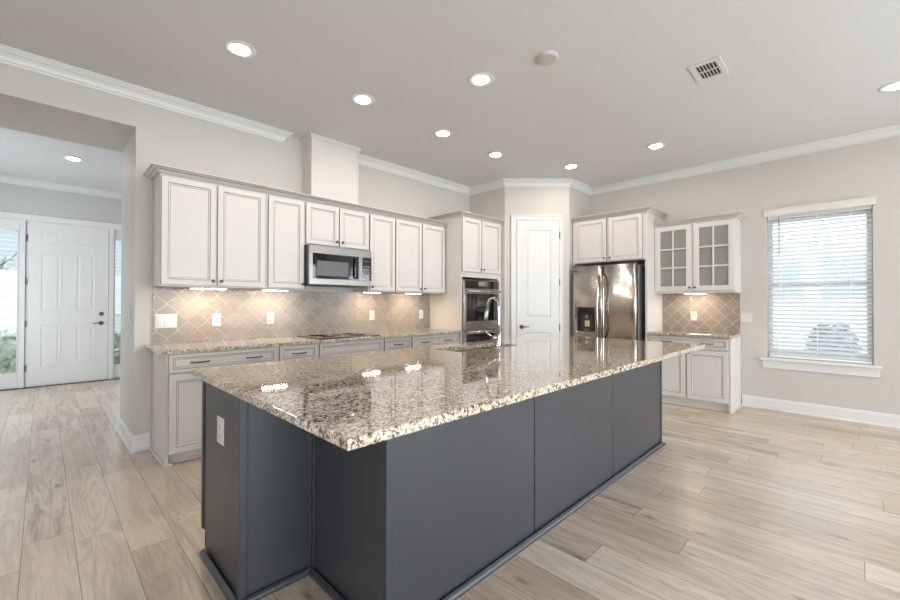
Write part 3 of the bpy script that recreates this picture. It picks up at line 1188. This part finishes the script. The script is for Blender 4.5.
for nm, x0, x1 in (('door', .0, fx0), ('door', fx1, FW)):
    mb = MB(M['steelv'])
    pts, dv = curved_door(x0, x1, .70, 1.815)
    mb.prism(pts, dv, smooth=True)
    o = mb.build(nm, fr)
    for p in o.data.polygons:
        p.use_smooth = abs(p.normal.z) < .5 and p.normal.y < -.2
    xh = x1 - .040 if x0 == 0 else x0 + .040
    mb = MB(M['chrome'])
    mb.tube([(xh, ff + .01, .80), (xh, ff - .035, .83), (xh, ff - .055, 1.0), (xh, ff - .060, 1.24), (xh, ff - .055, 1.48), (xh, ff - .035, 1.65), (xh, ff + .01, 1.68)],
            [.012, .014, .015, .015, .015, .014, .012], n=14)
    mb.build('handle', o)
    mb = MB(M['darkgrey'])
    xx = .05 if x0 == 0 else FW - .05
    mb.box(xx - .04, xx + .04, ff + .012, ff + .06, 1.8155, 1.835, bev=.003)
    mb.build('hinge_cap', o)
    if x0 == 0:
        mb = MB(M['black'], M['blackglass'])
        mb.box(.086, .350, ff - .006, ff + .02, .885, 1.226, M['black'], bev=.003)
        mb.box(.10, .34, ff - .0075, ff - .0055, 1.13, 1.215, M['blackglass'])
        dsp = mb.build('dispenser', o)
        mb = MB(M['darkgrey'])
        mb.box(.155, .315, ff - .0072, ff - .006, .905, 1.12)
        mb.build('dispenser_recess', dsp)
        mb = MB(M['grey']); mb.lathe([(.018, 0), (.018, .03), (.012, .05)], (.235, ff - .02, 1.07), (0, 0, 1), n=14)
        mb.build('spout', dsp)
        mb = MB(M['grey']); mb.box(.20, .27, ff - .03, ff - .0075, .9, .908); mb.build('drip_tray', dsp)
        mb = MB(M['note']); mb.box(.205, .275, ff - .009, ff - .0074, .955, 1.04); mb.build('sticker', dsp)
        mb = MB(M['grey']); mb.box(.03, .075, ff + .002, ff + .006, 1.752, 1.764); mb.build('badge', o)
mb = MB(M['steelv'])
pts, dv = curved_door(0, FW, .06, .69); mb.prism(pts, dv, smooth=True)
o = mb.build('freezer_drawer', fr)
mb = MB(M['chrome'])
mb.tube([(.08, ff + .01, .62), (.10, ff - .045, .62), (FW / 2, ff - .06, .62), (FW - .10, ff - .045, .62), (FW - .08, ff + .01, .62)], .013, n=12)
mb.build('handle', o)

# glass-door cabinet
gc = thing('glass_cabinet', 'white wall cabinet with two six-pane glass doors', 'cabinet', (XW, 1.935, 1.420), RB)
GW, GH, GD = .915, .905, XW - 5.895
mb = MB(M['cab'])
b = GD - .021
mb.box(0, .018, -b, -.002, 0, GH); mb.box(GW - .018, GW, -b, -.002, 0, GH)
mb.box(.018, GW - .018, -b, -.002, 0, .018); mb.box(.018, GW - .018, -b, -.002, GH - .018, GH)
mb.box(.018, GW - .018, -.012, -.002, .018, GH - .018)
mb.box(.018, .04, -b, -b + .019, .018, GH - .018); mb.box(GW - .04, GW - .018, -b, -b + .019, .018, GH - .018)
mb.box(.04, GW - .04, -b, -b + .019, .018, .04); mb.box(.04, GW - .04, -b, -b + .019, GH - .04, GH - .018)
mb.box(GW / 2 - .018, GW / 2 + .018, -b, -b + .019, .04, GH - .04)
mb.build('body', gc)
for z in (.325, .596):
    mb = MB(M['cab']); mb.box(.019, GW - .019, -b + .03, -.013, z - .009, z + .009)
    mb.build('shelf', gc)
for x0, x1, kx in ((.003, .447, .425), (.462, .908, .484)):
    z0, z1, y, s = .024, GH - .012, -GD, .066
    mb = MB(M['cab'], M['glaze_shade'])

    def R(i, yy):
        return [(x0 + i, yy, z0 + i), (x1 - i, yy, z0 + i), (x1 - i, yy, z1 - i), (x0 + i, yy, z1 - i)]
    mb.rings([R(0, y + .019), R(0, y + .004), R(.004, y), R(s - .006, y), R(s, y + .005), R(s, y + .019), R(0, y + .019)], M['cab'], cap=False, smooth=False)
    ix0, ix1, iz0, iz1 = x0 + s, x1 - s, z0 + s, z1 - s
    xm = (ix0 + ix1) / 2
    mb.box(xm - .009, xm + .009, y + .003, y + .016, iz0, iz1, M['cab'])
    for k in (1, 2):
        zz = iz0 + (iz1 - iz0) * k / 3
        mb.box(ix0, xm - .009, y + .003, y + .016, zz - .009, zz + .009, M['cab'])
        mb.box(xm + .009, ix1, y + .003, y + .016, zz - .009, zz + .009, M['cab'])
    o = mb.build('door', gc)
    mb = MB(M['cabglass']); mb.box(ix0 - .006, ix1 + .006, y + .0165, y + .0185, iz0 - .006, iz1 + .006); mb.build('glass_pane', o)
    knob(o, kx, y, z0 + .045)
mb = MB(M['cab'])
cab_crown(mb, [(.001, -b), (GW, -b), (GW, -.002)], GH + .001, side=-1)
mb.box(0, GW, -b, -.002, GH + .002, GH + .012)
mb.build('crown', gc)

# base cabinet under it
rc = thing('base_cabinet', 'white two-door base cabinet between the fridge and the window', 'cabinet', (XW, 1.936, 0), RB)
RW = 1.936 - 1.026
dp = XW - 5.615
mb = MB(M['cab'])
mb.box(0, RW, -(dp - .021), -.002, .1, .882)
mb.box(0, RW, -(dp - .092), -.002, .001, .1)
mb.box(RW - .019, RW, -(dp - .021), -.002, .001, .1)
mb.box(RW, RW + .004, -(dp - .021), -.024, .001, .882, bev=.001)
mb.box(RW + .004, RW + .016, -(dp - .012), -.026, .001, .022, bev=.003)
mb.build('body', rc)
mb = MB(M['cab'])
mb.box(0, RW - .02, -(dp - .080), -(dp - .092), .001, .1); mb.box(0, RW - .02, -(dp - .066), -(dp - .080), .001, .02, bev=.004)
mb.build('toe_kick', rc)
drawer(rc, .012, .892, .735, .868, -dp, (.235, .68))
door(rc, .012, .446, .120, .716, -dp, .42, .68)
door(rc, .460, .892, .120, .716, -dp, .487, .68)
mb = MB(M['granite'])
slab(mb, 5.575, XW - .001, .990, 1.9365, .884, .914, M['granite'])
tag(mb.build('countertop'), 'short speckled granite counter between the fridge and the window', 'countertop')
mb = arabesque(.908, .500)
tag(mb.build('backsplash', None, (XW - .0008, 1.934, .9155), RB), 'small taupe arabesque tile backsplash below the glass-door cabinet', 'backsplash')
plate('outlet', 'white duplex outlet on the tile below the glass-door cabinet', (XW - .012, 1.545, 1.118), RB, .076, .125, [('outlet', 0)], 'outlet')
plate('switch_plate', 'white two-rocker switch plate on the bare wall beside the window', (XW, .962, 1.108), RB, .118, .115, [('rocker', -.03), ('rocker', .03)], 'switch')

# ------------------------------------------------------------------ window, blind
w1 = thing('window_1', 'double-hung window behind the white blind', None, (XW, .757, .63), RB); w1['kind'] = 'structure'
WW, WH = .894, 1.715
mb = MB(M['trim'])
mb.box(.001, .018, .075, .13, 0, WH); mb.box(WW - .018, WW - .001, .075, .13, 0, WH)
mb.box(.018, WW - .018, .075, .13, 0, .04); mb.box(.018, WW - .018, .075, .13, WH - .04, WH)
mb.build('window_frame', w1)
for nm, za, zb, y0 in (('lower_sash', .04, .885, .08), ('upper_sash', .845, WH - .04, .105)):
    mb = MB(M['trim'])
    mb.box(.019, .046, y0, y0 + .024, za, zb); mb.box(WW - .046, WW - .019, y0, y0 + .024, za, zb)
    mb.box(.046, WW - .046, y0, y0 + .024, za, za + .045); mb.box(.046, WW - .046, y0, y0 + .024, zb - .04, zb)
    o = mb.build(nm, w1)
    mb = MB(M['pane']); mb.box(.045, WW - .045, y0 + .010, y0 + .014, za + .044, zb - .039); mb.build('pane', o)
mb = MB(M['trim'])
mb.box(-.068, WW + .058, -.052, -.001, -.028, .0, bev=.004, seg=2)
mb.box(.001, WW - .001, -.001, .075, -.0005, .004)
mb.build('window_sill', w1)
mb = MB(M['trim']); mb.box(-.045, WW + .042, -.017, -.001, -.125, -.029, bev=.003); mb.build('window_apron', w1)

bl = thing('window_blind', 'white two-inch slat blind lowered over the window', 'blind', (XW, .757, .63), RB)
mb = MB(M['slats'])
NS = 35
for k in range(NS):
    z = .058 + (WH - .125) * k / (NS - 1)
    y0, y1, tl = .011, .060, .011
    n = 5
    sec = []
    for i in range(n + 1):
        u = i / n
        sec.append((y0 + (y1 - y0) * u, z + .0035 * math.sin(PI * u) + tl * (u - .5) * 2))
    P = [(.012, y, zz) for y, zz in sec] + [(.012, y, zz - .003) for y, zz in sec[::-1]]
    mb.prism(P, (WW - .024, 0, 0))
mb.build('slats', bl)
mb = MB(M['slat']); mb.box(.012, WW - .012, .012, .058, .012, .034, bev=.003); mb.build('bottom_rail', bl)
mb = MB(M['valance'])
mb.box(.008, WW - .008, .008, .062, WH - .045, WH - .004)
sweep(mb, [(-.018, -.0015), (-.018, -.024), (WW + .022, -.024), (WW + .022, -.0015)], [(-.012, WH - .012), (0, WH - .012), (.004, WH), (.004, WH + .055), (.010, WH + .062), (.012, WH + .075), (-.012, WH + .075)], M['valance'], side=-1)
mb.build('valance', bl)
for x in (.125, .45, .722):
    mb = MB(M['slat'])
    for y in (.009, .061):
        mb.box(x - .0025, x + .0025, y - .0008, y + .0008, .03, WH - .045)
    mb.build('ladder_cord', bl)
mb = MB(M['grey']); mb.tube([(.115, -.004, WH - .02), (.115, -.004, WH - .47)], .0045, n=8); mb.build('tilt_wand', bl)

# unseen windows, assumed; rear glazing enlarged to let in more light
def plain_window(name, loc, rot, w, z0, z1, mull=1):
    t = thing(name, 'unseen window assumed to light the room', None, loc, rot); t['kind'] = 'structure'
    mb = MB(M['trim'])
    mb.box(0, .05, .05, .11, z0, z1); mb.box(w - .05, w, .05, .11, z0, z1)
    mb.box(.05, w - .05, .05, .11, z0, z0 + .05); mb.box(.05, w - .05, .05, .11, z1 - .05, z1)
    for k in range(1, mull + 1):
        x = w * k / (mull + 1)
        mb.box(x - .03, x + .03, .05, .11, z0 + .05, z1 - .05)
    mb.build('window_frame', t)
    mb = MB(M['pane']); mb.box(.05, w - .05, .078, .084, z0 + .05, z1 - .05); mb.build('pane', t)


plain_window('window_4', (XW, -1.4, 0), RB, 1.2, .63, 2.345)
plain_window('window_5', (2.9, YR, 0), PI, 2.8, .01, 2.5)
plain_window('window_6', (6.0, YR, 0), PI, 2.7, .01, 2.5)
plain_window('window_9', (-.4, YR, 0), PI, 2.8, .01, 2.5)
plain_window('window_7', (XL, -2.4, 0), PI / 2, 1.6, .63, 2.345)
plain_window('window_8', (FX0, 6.6, 0), PI / 2, 1.2, .6, 2.4)

# ------------------------------------------------------------------ island
IX0, IX1, IY0, IY1 = .6014, 3.979, 1.2536, 2.430
NX, NY = .923, 1.850
isl = thing('kitchen_island', 'large slate grey kitchen island with flat panelled sides', 'island', (IX0, IY0, 0))
L_, D_ = IX1 - IX0, IY1 - IY0
nx, ny = NX - IX0, NY - IY0
zt = .8780
mb = MB(M['seam'])  # carcass painted near-black as shade in the seams between panels
sa, sb = 2.15 - IX0, 3.0 - IX0
mb.box(nx + .012, sa, .012, D_ - .006, .001, zt)
mb.box(sb, L_ - .006, .012, D_ - .006, .001, zt)
mb.box(sa, sb, .012, D_ - .006, .001, .60)
mb.box(sa, sb, .012, 2.03 - IY0, .60, zt)
mb.box(sa, sb, 2.412 - IY0, D_ - .006, .60, zt)
mb.box(.012, nx + .012, ny + .012, D_ - .006, .001, zt)
mb.build('carcass', isl)
mb = MB(M['island'])       # end panel with the toe notch at its far foot
mb.prism([(0, ny, .001), (0, D_ - .075, .001), (0, D_ - .075, .105), (0, D_, .105), (0, D_, zt), (0, ny, zt)], (.0115, 0, 0))
mb.build('end_panel', isl)
mb = MB(M['island']); mb.box(.012, nx - .0005, ny, ny + .0115, .001, zt); mb.build('recess_panel', isl)
mb = MB(M['island']); mb.box(nx, nx + .0115, .012, ny + .011, .001, zt); mb.build('recess_side_panel', isl)
for a, b in ((.923, 1.919), (1.919, 2.944), (2.944, 3.979)):
    mb = MB(M['island'])
    mb.box(a - IX0 + .0045, b - IX0 - .0045, 0, .0115, .001, zt, bev=.0025)
    mb.build('front_panel', isl)
mb = MB(M['island']); mb.box(L_ - .0055, L_, .013, D_ - .07, .001, zt); mb.build('side_panel', isl)
for (x0, x1, y0, y1) in ((-.010, .0, ny - .001, ny + .026), (-.010, .022, ny - .010, ny - .001), (-.006, 0, D_ - .03, D_),
                         (nx - .026, nx - .001, ny - .010, ny - .001), (nx - .010, nx - .0005, ny - .030, ny - .010),
                         (nx - .010, nx - .0005, -.006, .022), (nx - .010, nx + .016, -.010, -.0005), (L_ - .016, L_ + .005, -.006, -.0005)):
    mb = MB(M['island']); mb.box(x0, x1, y0, y1, .105 if y1 == D_ else .001, zt, bev=.0015); mb.build('corner_batten', isl)
mb = MB(M['island'])
shoe = [(0, .001), (.020, .001), (.020, .010), (.014, .020), (.004, .027), (0, .027)]
sweep(mb, [(-.0105, D_ - .076), (-.0105, ny - .0105), (nx - .0105, ny - .0105), (nx - .0105, -.0105), (L_ + .0055, -.0105), (L_ + .0055, D_ - .08)], shoe, M['island'], side=-1)
mb.build('shoe_moulding', isl)
# working side: doors and drawers facing the cooktop
for k in range(4):
    x0 = .03 + k * (L_ - .06) / 4
    x1 = x0 + (L_ - .06) / 4 - .012
    mb = MB(M['island']); mb.T = Matrix.Rotation(PI, 4, 'Z') @ Matrix.Translation((0, 0, 0))
    mb.panel(-x1, -x0, .12, .87, -D_ - .014, .06, .0145, M['island'], M['island'])
    o = mb.build('door', isl)
    mb = MB(M['nickel'])
    mb.lathe([(.006, 0), (.005, .012), (.0145, .021), (.0145, .025), (.001, .031)], (x1 - .03, D_ + .014, .82), (0, 1, 0), n=14)
    mb.build('knob', o)

SX0, SX1, SY0, SY1 = 2.20, 2.95, 2.085, 2.385
CX0, CX1, CY0, CY1 = .578, 4.215, .960, 2.560
mb = MB(M['granite'])
rrs = []
def ring4(a, b, c, d_, z):
    return [(a, c, z), (b, c, z), (b, d_, z), (a, d_, z)]
e = .004
R_out = [ring4(SX0, SX1, SY0, SY1, .8795), ring4(CX0 + e, CX1 - e, CY0 + e, CY1 - e, .8795), ring4(CX0, CX1, CY0, CY1, .8795 + e), ring4(CX0, CX1, CY0, CY1, .914 - e),
         ring4(CX0 + e * .3, CX1 - e * .3, CY0 + e * .3, CY1 - e * .3, .914 - e * .3),
         ring4(CX0 + e, CX1 - e, CY0 + e, CY1 - e, .914), ring4(SX0, SX1, SY0, SY1, .914), ring4(SX0, SX1, SY0, SY1, .8795)]
mb.rings(R_out, M['granite'], cap=False, smooth=False)
tag(mb.build('island_countertop'), 'huge speckled granite slab overhanging the grey island', 'countertop')

sk = thing('sink', 'undermount steel sink let into the island slab', 'sink', ((SX0 + SX1) / 2, (SY0 + SY1) / 2, .8790))
a, b2 = (SX1 - SX0) / 2 + .004, (SY1 - SY0) / 2 + .004
def rr_(x, y, z, r=.05, n=5):
    out = []
    for cx, cy, a0 in ((x - r, y - r, 0), (-x + r, y - r, PI / 2), (-x + r, -y + r, PI), (x - r, -y + r, 1.5 * PI)):
        for i in range(n + 1):
            t_ = a0 + PI / 2 * i / n
            out.append((cx + r * math.cos(t_), cy + r * math.sin(t_), z))
    return out
mb = MB(M['sinksteel'])
mb.rings([rr_(a + .015, b2 + .015, -.0015), rr_(a, b2, -.0015), rr_(a - .006, b2 - .006, -.06), rr_(a - .012, b2 - .012, -.19), rr_(a - .05, b2 - .05, -.205), rr_(.05, .05, -.21, .045)], M['sinksteel'], cap=False)
mb.poly(rr_(.05, .05, -.21, .045), M['sinksteel'])
mb.build('basin', sk)
mb = MB(M['chrome']); mb.lathe([(.045, 0), (.045, .003), (.03, .004), (.001, .002)], (0, 0, -.2095), n=24); mb.build('drain', sk)

fa = thing('faucet', 'chrome gooseneck faucet standing at the sink on the island', 'faucet', (2.595, 2.032, .9145))
mb = MB(M['chrome'])
mb.lathe([(.028, 0), (.028, .005), (.020, .010), (.017, .03), (.017, .09), (.015, .11), (.011, .125)], (0, 0, 0), n=24)
mb.build('body', fa)
mb = MB(M['chrome'])
pts = [(0, 0, .12), (0, 0, .20), (0, 0, .30)]
for i in range(1, 13):
    t_ = PI * i / 12 * .93
    pts.append((-.0, .058 - .058 * math.cos(t_), .345 + .062 * math.sin(t_)))
pts.append((0, .120, .315))
mb.tube(pts, .0092, n=14)
mb.build('spout', fa)
mb = MB(M['chrome'], M['darkgrey'])
mb.tube([(0, .119, .322), (0, .124, .29), (0, .131, .25), (0, .136, .225)], [.012, .014, .0165, .016], n=16)
mb.lathe([(.014, 0), (.014, .003)], (0, .1365, .222), (0, 0, 1), m=M['darkgrey'], n=14)
mb.build('spray_head', fa)
mb = MB(M['chrome'])
mb.tube([(-.015, .01, .085), (-.035, .022, .088), (-.045, .03, .092)], [.018, .018, .016], n=14)
mb.tube([(-.042, .028, .092), (-.070, .062, .125), (-.088, .088, .150)], [.009, .007, .006], n=10)
mb.build('lever', fa)
plate('outlet', 'white duplex outlet on the end of the grey island', (IX0 - .0005, 2.118, .677), -PI / 2, .094, .125, [('outlet', 0)], 'outlet')

# ------------------------------------------------------------------ ceiling fixtures
def downlight(x, y, label):
    t = thing('ceiling_downlight', label, 'ceiling light', (x, y, H - .0005), 0, 'recessed ceiling downlights')
    mb = MB(M['trim'])
    mb.lathe([(.108, 0), (.108, -.003), (.101, -.0055), (.066, -.0068), (.064, -.001)], (0, 0, 0), n=40)
    mb.build('trim_ring', t)
    mb = MB(M['lens']); mb.lathe([(.063, -.0012), (.063, -.0068), (.03, -.0075), (.001, -.0075)], (0, 0, 0), n=32)
    mb.build('lens', t)
    return t


dl = downlight(.998, 3.147, 'first ceiling downlight of the wall-cabinet row, nearest the foyer opening')
for x, y, lab in ((2.03, 3.14, 'second ceiling downlight from the foyer in the row along the wall cabinets'),
                  (3.045, 3.145, 'third ceiling downlight from the foyer in the row along the wall cabinets'),
                  (3.937, 3.135, 'last ceiling downlight of the wall-cabinet row, before the oven tower'),
                  (4.986, 2.687, 'ceiling downlight in front of the pantry door'),
                  (2.53, 2.167, 'ceiling downlight above the sink in the island'),
                  (5.032, 1.633, 'ceiling downlight in front of the glass-door cabinet'),
                  (5.058, -.258, 'ceiling downlight in front of the blind window, at the picture edge'),
                  (.264, 7.052, 'ceiling downlight in the foyer before the front door')):
    c = copy_tree(dl)
    c.location = (x, y, H - .0005)
    c['label'] = lab

sd = thing('smoke_detector', 'flat round white detector on the ceiling above the island', 'smoke detector', (2.65, 1.622, H - .0005))
mb = MB(M['detector']); mb.lathe([(.078, 0), (.080, -.006), (.076, -.016), (.060, -.021), (.001, -.022)], (0, 0, 0), n=36); mb.build('cover', sd)
mb = MB(M['ceil']); mb.lathe([(.084, 0), (.086, -.003), (.079, -.006)], (0, 0, 0), n=36); mb.build('base_ring', sd)

vt = thing('ceiling_vent', 'white slotted air vent on the ceiling near the window', 'vent', (3.682, .807, H - .0005))
mb = MB(M['ceil'])
w2, d2 = .155, .105
for (x0, x1, y0, y1) in ((-w2, w2, -d2, -.072), (-w2, w2, .072, d2), (-w2, -.112, -.072, .072), (.112, w2, -.072, .072), (-.007, .007, -.072, .072)):
    mb.box(x0, x1, y0, y1, -.008, 0, bev=.001)
mb.build('frame', vt)
mb = MB(M['duct']); mb.box(-.112, .112, -.072, .072, -.0012, -.0002); mb.build('backing', vt)
mb = MB(M['ceil'])
for k in range(7):
    y = -.066 + .132 * k / 6
    for x0, x1 in ((-.112, -.007), (.007, .112)):
        mb.prism([(x0, y - .006, -.008), (x0, y - .003, -.008), (x0, y + .006, -.0015), (x0, y + .003, -.0015)], (x1 - x0, 0, 0))
mb.build('slats', vt)

# under-cabinet lights
def strip_light(loc, rot, L, label):
    t = thing('undercabinet_light', label, 'light', loc, rot, 'under-cabinet light bars')
    mb = MB(M['trim']); mb.box(0, L, -.05, 0, -.010, -.0005, bev=.002); mb.build('housing', t)
    mb = MB(M['strip']); mb.box(.01, L - .01, -.044, -.006, -.0115, -.0102); mb.build('diffuser', t)


zb = Z0 - .0035
strip_light((.92, YW - .19, zb), 0, .30, 'lit light bar under the wall cabinet nearest the foyer opening')
strip_light((1.54, YW - .19, zb), 0, .26, 'lit light bar under the single wall cabinet before the microwave')
strip_light((2.712, YW - .19, zb), 0, .24, 'lit light bar under the single wall cabinet past the microwave')
strip_light((3.36, YW - .19, zb), 0, .26, 'lit light bar under the wall cabinet by the oven tower')
strip_light((XW - .17, 1.935 - .32, 1.4195), RB, .26, 'lit light bar under the glass-door cabinet')

# ------------------------------------------------------------------ outside
mb = MB(M['lawn']); mb.box(-40, 45, -40, 60, -.35, -.16)
struct('ground_lawn', mb, 'lawn outside')
mb = MB(M['drive']); mb.box(-14, 16, 13.2, 18.5, -.158, -.145)
mb.box(XW + .2, 16.5, -9, 10, -.159, -.146)  # pale ground added here to bounce light up at the blind
struct('street', mb, 'pale street beyond the front lawn and added pale slab by the window')


def house(name, label, x0, x1, y0, y1, h, ridge, mat, gable_axis, wins):
    t = thing(name, label, 'house', (x0, y0, -.158))
    w, dpt = x1 - x0, y1 - y0
    mb = MB(mat)
    mb.box(0, w, 0, dpt, 0, h)
    if gable_axis == 'y':
        mb.prism([(0, 0, h), (w, 0, h), (w / 2, 0, ridge)], (0, dpt, 0))
    else:
        mb.prism([(0, 0, h), (0, dpt, h), (0, dpt / 2, ridge)], (w, 0, 0))
    mb.build('wall', t)
    mb = MB(M['roof'])
    if gable_axis == 'y':
        for s in (0, 1):
            a = (-.4, h - .15) if s == 0 else (w + .4, h - .15)
            mb.prism([(a[0], -.3, a[1]), (w / 2, -.3, ridge + .12), (w / 2, -.3, ridge + .30), (a[0], -.3, a[1] + .18)], (0, dpt + .6, 0))
    else:
        for s in (0, 1):
            a = (-.4, h - .15) if s == 0 else (dpt + .4, h - .15)
            mb.prism([(-.3, a[0], a[1]), (-.3, dpt / 2, ridge + .12), (-.3, dpt / 2, ridge + .30), (-.3, a[0], a[1] + .18)], (w + .6, 0, 0))
    mb.build('roof', t)
    for face, u, z, ww, hh_ in wins:
        mb = MB(M['trim'])
        if face == 'y':
            mb.box(u - .08, u + ww + .08, -.05, -.002, z - .08, z + hh_ + .08)
        else:
            mb.box(-.05, -.002, u - .08, u + ww + .08, z - .08, z + hh_ + .08)
        f = mb.build('window', t)
        mb = MB(M['housepane'])
        if face == 'y':
            mb.box(u, u + ww, -.06, -.051, z, z + hh_)
        else:
            mb.box(-.06, -.051, u, u + ww, z, z + hh_)
        mb.build('pane', f)
    return t


house('neighbor_house', 'pale gabled house seen through the hinge-side sidelight', -7.5, -.4, 24, 34, 4.6, 7.2, M['siding'], 'y', [('y', 4.9, 1.1, 1.0, 1.5), ('y', 2.2, 1.1, 1.0, 1.5)])
house('neighbor_house', 'pale house seen through the handle-side sidelight', 1.2, 9.5, 25, 35, 4.2, 6.3, M['siding'], 'y', [('y', 1.2, 1.0, 1.0, 1.6)])
house('neighbor_house', 'pale house seen through the blind of the kitchen window', 17, 27, -7, 8, 3.4, 5.6, M['siding2'], 'x', [('x', 6.6, 1.6, 1.1, 1.3), ('x', 8.2, 1.6, 1.0, 1.3)])


def shrub(name, label, loc, r, h, mat, seed, n=700):
    t = thing(name, label, 'shrub', loc)
    rnd = random.Random(seed)
    mb = MB(mat)
    for k in range(n):
        th_, u = rnd.random() * 2 * PI, rnd.random()
        rr2 = r * (1 - .25 * rnd.random()) * math.sin(PI * (.12 + .80 * u)) ** .6
        p = Vector((rr2 * math.cos(th_), rr2 * math.sin(th_), h * (.06 + .94 * u)))
        s = r * .16
        a_ = Vector((rnd.gauss(0, 1), rnd.gauss(0, 1), rnd.gauss(0, 1))).normalized()
        b_ = a_.orthogonal().normalized()
        c_ = a_.cross(b_)
        mb.poly([p - b_ * s, p + c_ * s * .5, p + b_ * s, p - c_ * s * .5])
    rr3 = []
    for i in range(7):
        u = i / 6
        q = r * .72 * math.sin(PI * (.10 + .82 * u)) ** .6
        rr3.append([(q * math.cos(2 * PI * j / 14) * (1 + .1 * math.sin(j * 3 + i)), q * math.sin(2 * PI * j / 14) * (1 + .1 * math.cos(j * 2 + i)), h * (.06 + .88 * u)) for j in range(14)])
    mb.rings(rr3, mat)
    mb.build('foliage', t)
    mb = MB(M['bark']); mb.tube([(0, 0, 0), (.02, 0, h * .2)], r * .08); mb.build('stem', t)


shrub('shrub', 'leafy shrub at the foot of the hinge-side sidelight', (-.62, 10.3, -.158), .55, .95, M['leaf'], 1)
shrub('shrub', 'leafy shrub at the foot of the handle-side sidelight', (1.15, 10.5, -.158), .5, .85, M['leaf'], 2)
shrub('shrub', 'grey rounded shrub seen low through the window blind', (9.2, .27, -.158), .36, 1.12, M['leaf2'], 3)
tr = thing('young_tree', 'thin young tree beyond the hinge-side sidelight', 'tree', (-.72, 13.0, -.158))
mb = MB(M['bark']); mb.tube([(0, 0, 0), (.03, 0, .8), (0, 0, 1.7), (.05, 0, 2.4)], [.035, .03, .02, .008])
rnd = random.Random(5)
for k in range(14):
    z = 1.0 + k * .09
    a_ = k * 2.4
    mb.tube([(.01, 0, z), (.25 * math.cos(a_), .25 * math.sin(a_), z + .22), (.42 * math.cos(a_), .42 * math.sin(a_), z + .5)], [.012, .008, .004], n=6)
mb.build('trunk', tr)
mb = MB(M['leaf'])
for k in range(160):
    a_ = rnd.random() * 2 * PI; r_ = rnd.random() * .45
    p = Vector((r_ * math.cos(a_), r_ * math.sin(a_), 1.15 + rnd.random() * 1.3))
    v = Vector((rnd.gauss(0, 1), rnd.gauss(0, 1), rnd.gauss(0, 1))).normalized() * .05
    w_ = v.orthogonal().normalized() * .03
    mb.poly([p - v, p + w_, p + v, p - w_])
mb.build('foliage', tr)

mb = MB(M['drive']); mb.box(-6, 20, -11, YR - .16, -.158, -.10)  # unseen slab added to bounce light up to the ceiling
struct('ground_bounce', mb, 'added unseen pale slab bouncing light into the rooms')

# parked car on the street
car = thing('car', 'pale silver car parked on the street beyond the hinge-side sidelight', 'car', (-2.9, 15.2, -.144))
mb = MB(M['carpaint'])
side_ = [(-2.2, .28), (-2.25, .62), (-2.1, .85), (-1.55, .95), (-.9, 1.38), (.45, 1.42), (1.15, .98), (1.95, .84), (2.2, .66), (2.22, .3)]
mb.rings([[(x, y * (1 if z < 1 else .86), z) for x, z in side_] for y in (-.86, -.84, .84, .86)], M['carpaint'], smooth=False)
mb.build('body', car)
mb = MB(M['blackglass'])
for s in (-1, 1):
    mb.prism([(-1.35, s * .775, 1.0), (-.85, s * .745, 1.32), (.40, s * .745, 1.36), (.95, s * .775, 1.03)], (0, s * .06, 0))
mb.build('side_window', car)
for x in (-1.4, 1.4):
    for y in (-.9, .7):
        mb = MB(M['tyre'], M['grey'])
        mb.lathe([(.2, 0), (.32, .01), (.33, .1), (.32, .19), (.2, .2)], (x, y, .331), (0, 1, 0), m=M['tyre'])
        mb.lathe([(.2, -.005), (.1, -.01), (.001, -.012)], (x, y, .331), (0, 1, 0), m=M['grey'])
        mb.build('wheel', car)
